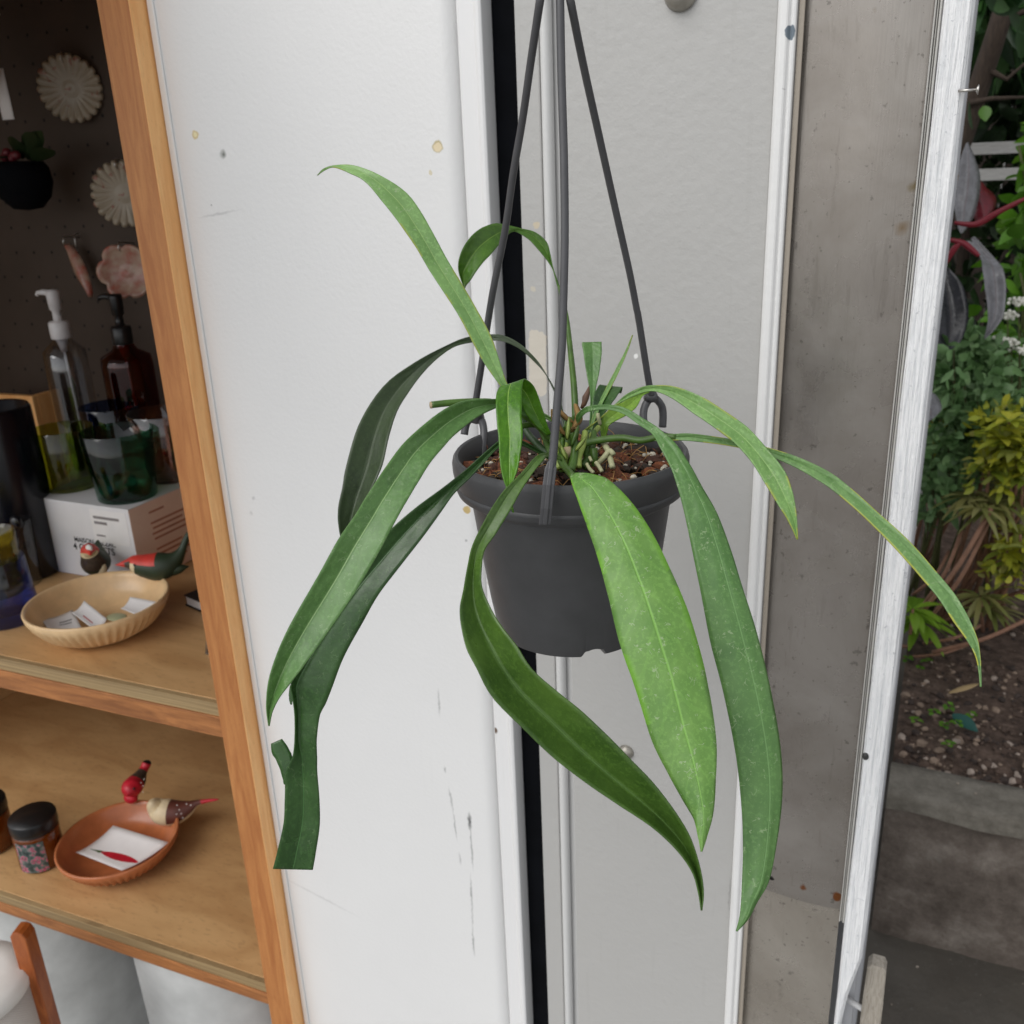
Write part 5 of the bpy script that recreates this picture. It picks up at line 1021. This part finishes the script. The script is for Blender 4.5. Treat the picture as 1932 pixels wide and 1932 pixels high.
st = MB(); st.tube([Vector((PY(1735, 700, 2.32).x, 2.32, .37)), PY(1748, 560, 2.32), PY(1768, 455, 2.31), PY(1788, 400, 2.31), PY(1806, 330, 2.3)], [.012, .010, .009, .007, .003], 10); st.build('stem', simple('rubber plant stem', rgb(110, 90, 66, 1.01), .6), rb)
for bb in ([(1800, 420), (1842, 423), (1880, 402), (1935, 374)], [(1790, 452), (1815, 458), (1832, 470), (1847, 483)], [(1815, 455), (1800, 470), (1782, 500)]): MB().tube([PY(q[0], q[1], 2.22) for q in cr([list(b_) for b_ in bb], 14)], [.0035 + .003 * math.sin(math.pi * k / 13) for k in range(14)], 8).build('petiole', simple('red petiole', rgb(126, 24, 40), .4), rb)
# blue green herb with white flowers
for i, (pts_, lab_, dpt) in enumerate([([(1820, 700, .10), (1845, 745, .10), (1800, 660, .07), (1860, 780, .07), (1830, 660, .06), (1790, 730, .07)], 'blue green leafy herb clump below the dark rubber plant leaf', 2.45), ([(1905, 690, .08), (1925, 740, .06), (1885, 720, .05)], 'blue green herb clump under the white flowers at the right edge', 2.6), ([(1760, 850, .09), (1790, 830, .08), (1850, 850, .06), (1775, 900, .08), (1740, 930, .08)], 'low dark green herb clump close to the white board', 2.4)]):
    c0 = PY(pts_[0][0], pts_[0][1], dpt); t = thing('leafy_herb', (c0.x, c0.y, .37), lab_, 'plant', 'blue green herbs in the flower bed'); mb = MB()
    for (x, y, r_) in pts_: crown(mb, PY(x, y, dpt + rq.uniform(-.05, .1)), (r_, r_ * .8, r_), 150, .032, .022, .4, out=.5)
    mb.build('foliage', FOL['blue'], t)
    for (x, y, r_) in pts_[:4]: MB().tube([(c0.x + rq.uniform(-.03, .03), dpt, .36), PY(x, y + 80, dpt), PY(x, y, dpt)], [.005, .004, .002], 6).build('stem', twig, t)
    if i == 1:
        for (x, y) in ((1922, 570), (1901, 594), (1897, 643), (1908, 648), (1925, 660)):
            mb = MB(); c_ = PY(x, y, 2.5); [mb.ball(c_ + Vector((rq.gauss(0, .010), rq.gauss(0, .008), rq.gauss(0, .005))), .0045, 0, 6, 4) for k in range(26)]; mb.build('flower', simple('white flower', (.75, .74, .66, 1), .7), t)
            MB().tube([(c0.x, 2.6, .36), c_ + Vector((.03, .06, -.2)), c_], [.003, .002, .0015], 6).build('stem', twig, t)
# yellow variegated shrubs
ysp = [('yellow variegated shrub with dense golden whorls at the right edge', 'yellow', 2.28, [(1870, 815, 14), (1888, 840, 14), (1900, 870, 14), (1920, 830, 14), (1930, 900, 14), (1880, 800, 14), (1905, 795, 14), (1925, 805, 14), (1890, 830, 16), (1880, 855, 16), (1915, 850, 16), (1930, 875, 14), (1866, 890, 14), (1905, 890, 14), (1945, 830, 14), (1950, 900, 14), (1925, 1010, 14), (1915, 1060, 14), (1945, 1040, 14), (1895, 1090, 12), (1900, 1040, 12)], .060, .020),
       ('small yellow green shrub speckled through the herbs', 'yellow', 2.5, [(1775, 790, 8), (1790, 800, 8), (1800, 835, 9), (1780, 860, 8), (1765, 830, 8), (1760, 780, 8), (1850, 800, 8)], .022, .010),
       ('olive variegated plant with narrow drooping whorls', 'olive', 2.3, [(1850, 1125, 22), (1868, 1150, 20), (1900, 1230, 22), (1925, 1250, 18), (1880, 950, 22), (1850, 960, 20), (1910, 935, 20), (1830, 935, 16)], .085, .013),
       ('bright lime rosette on a bare cane beside the white board', 'lime', 2.12, [(1722, 1150, 16), (1734, 1172, 14)], .085, .022)]
for (lab_, ml, dpt, pts_, ln, wd) in ysp:
    c0 = PY(pts_[0][0], pts_[0][1], dpt); t = thing('variegated_shrub', (c0.x, dpt + .1, .37), lab_, 'shrub', 'variegated shrubs in the flower bed'); mb = MB()
    for (x, y, n_) in pts_: whorl(mb, PY(x, y, dpt + rq.uniform(-.06, .1)), n_, ln, wd, up=.1 if ml != 'yellow' else .4)
    if ml == 'yellow':
        for (x, y, n_) in pts_: crown(mb, PY(x, y, dpt + .02), (.05, .05, .05), 26 if ln > .03 else 14, .026, .016, .3)
    mb.build('foliage', FOL[ml], t)
    for j, (x, y, n_) in enumerate(pts_[::2]):
        MB().tube([Vector((c0.x + rq.uniform(-.08, .08), dpt + .12, .36)), PY(x + rq.uniform(-10, 10), y + 70, dpt + .08), PY(x, y, dpt)], [.006, .005, .003], 8).build('cane', cane, t)
cn = thing('cane_clump', Vector((PY(1730, 1180, 2.3).x, 2.3, .37)), 'bare reddish brown canes leaning across the flower bed', 'plant')
for (a_, b_, dd, r_) in (((1722, 1175), (1870, 960), 2.2, .0055), ((1735, 1150), (1815, 1000), 2.25, .005), ((1752, 1170), (1865, 985), 2.22, .005), ((1760, 1230), (1935, 1170), 2.15, .005), ((1742, 1214), (1850, 1180), 2.2, .004), ((1722, 1122), (1790, 1040), 2.3, .004), ((1705, 1240), (1830, 1215), 2.2, .0035)):
    m_ = ((a_[0] + b_[0]) / 2 + 8, (a_[1] + b_[1]) / 2 + 6); MB().tube([Vector(q) for q in cr([list(PY(*a_, dd)), list(PY(*m_, dd - .02)), list(PY(*b_, dd + .05))], 10)], r_, 8).build('cane', cane, cn)
wd_ = thing('weed_seedling', PZ(1800, 1360, .37), 'tiny bright green seedlings with one teal leaf on the bare soil', 'weed'); mb = MB(); tl_ = MB()
for (x, y) in ((1728, 1365), (1780, 1374), (1805, 1370), (1788, 1412), (1735, 1268), (1750, 1252), (1712, 1250), (1763, 1350), (1790, 1338), (1834, 1356)):
    c_ = PZ(x, y, .375); whorl(mb, c_ + Vector((0, 0, .008)), 5, .016, .012, up=.3)
mb.build('foliage', FOL['fresh'], wd_); c_ = PZ(1815, 1364, .376); blade(tl_, c_ + Vector((-.02, .01, .01)), c_ + Vector((.03, -.02, .004)), .03, Vector((.3, .7, .3)), .1, 0, 5); tl_.build('leaf', simple('teal leaf', rgb(18, 74, 66), .5), wd_)
mb = MB(); a_, b_ = PZ(1790, 1312, .378), PZ(1846, 1300, .378); blade(mb, a_ + Vector((0, 0, .006)), b_ + Vector((0, 0, .010)), .014, Vector((0, 1, .2)), -.05, 0, 6); tag(mb.build('fallen_leaf', simple('dry leaf', rgb(168, 144, 104), .8), origin=a_, solid=.0006), 'dry tan leaf lying on the dark soil', 'leaf')

# fuller crown: young shoots and sheathed stem bases
rs = random.Random(31)
young = simple('young shoot', rgb(150, 170, 84, .9), .45, .25, 120)
for pts, r0, r1, m_ in (([(1056, 884, .585), (1050, 862, .588), (1048, 840, .592), (1052, 815, .598)], .0032, .0016, young), ([(1076, 888, .583), (1082, 868, .588), (1084, 845, .592), (1080, 820, .598)], .003, .0022, stem_m), ([(1090, 882, .588), (1092, 860, .592), (1100, 838, .598), (1104, 815, .605)], .0026, .002, young), ([(1046, 872, .60), (1038, 850, .604), (1030, 830, .61), (1022, 812, .615)], .0028, .002, stem_m), ([(1098, 880, .60), (1112, 860, .604), (1118, 838, .61), (1120, 815, .62)], .0028, .0022, stem_m), ([(1062, 885, .59), (1064, 860, .592), (1066, 838, .596)], .0034, .0026, young), ([(1084, 870, .60), (1096, 850, .606), (1110, 828, .615), (1130, 806, .624)], .0024, .0018, young)):
    stalk(pts, [r0, r1], m_, 'stem')
for (x, y, dx, dy, d) in ((1060, 850, -16, -36, .588), (1078, 842, 14, -40, .590), (1086, 850, 20, -26, .586), (1050, 840, -6, -44, .595), (1070, 830, 4, -44, .594), (1068, 868, -10, -30, .584)):
    rows = []
    for i in range(9):
        f = i / 8; w = 5 * math.sin(math.pi * (f * .9 + .08)) ** .9 * (1 - .35 * f); rows.append([P(x + dx * f - w, y + dy * f, d + .002), P(x + dx * f, y + dy * f, d - .002), P(x + dx * f + w, y + dy * f + 1, d + .002)])
    MB().grid(rows).build('bract', rs.choice((young, stem_m, young)), plant, solid=.0006)
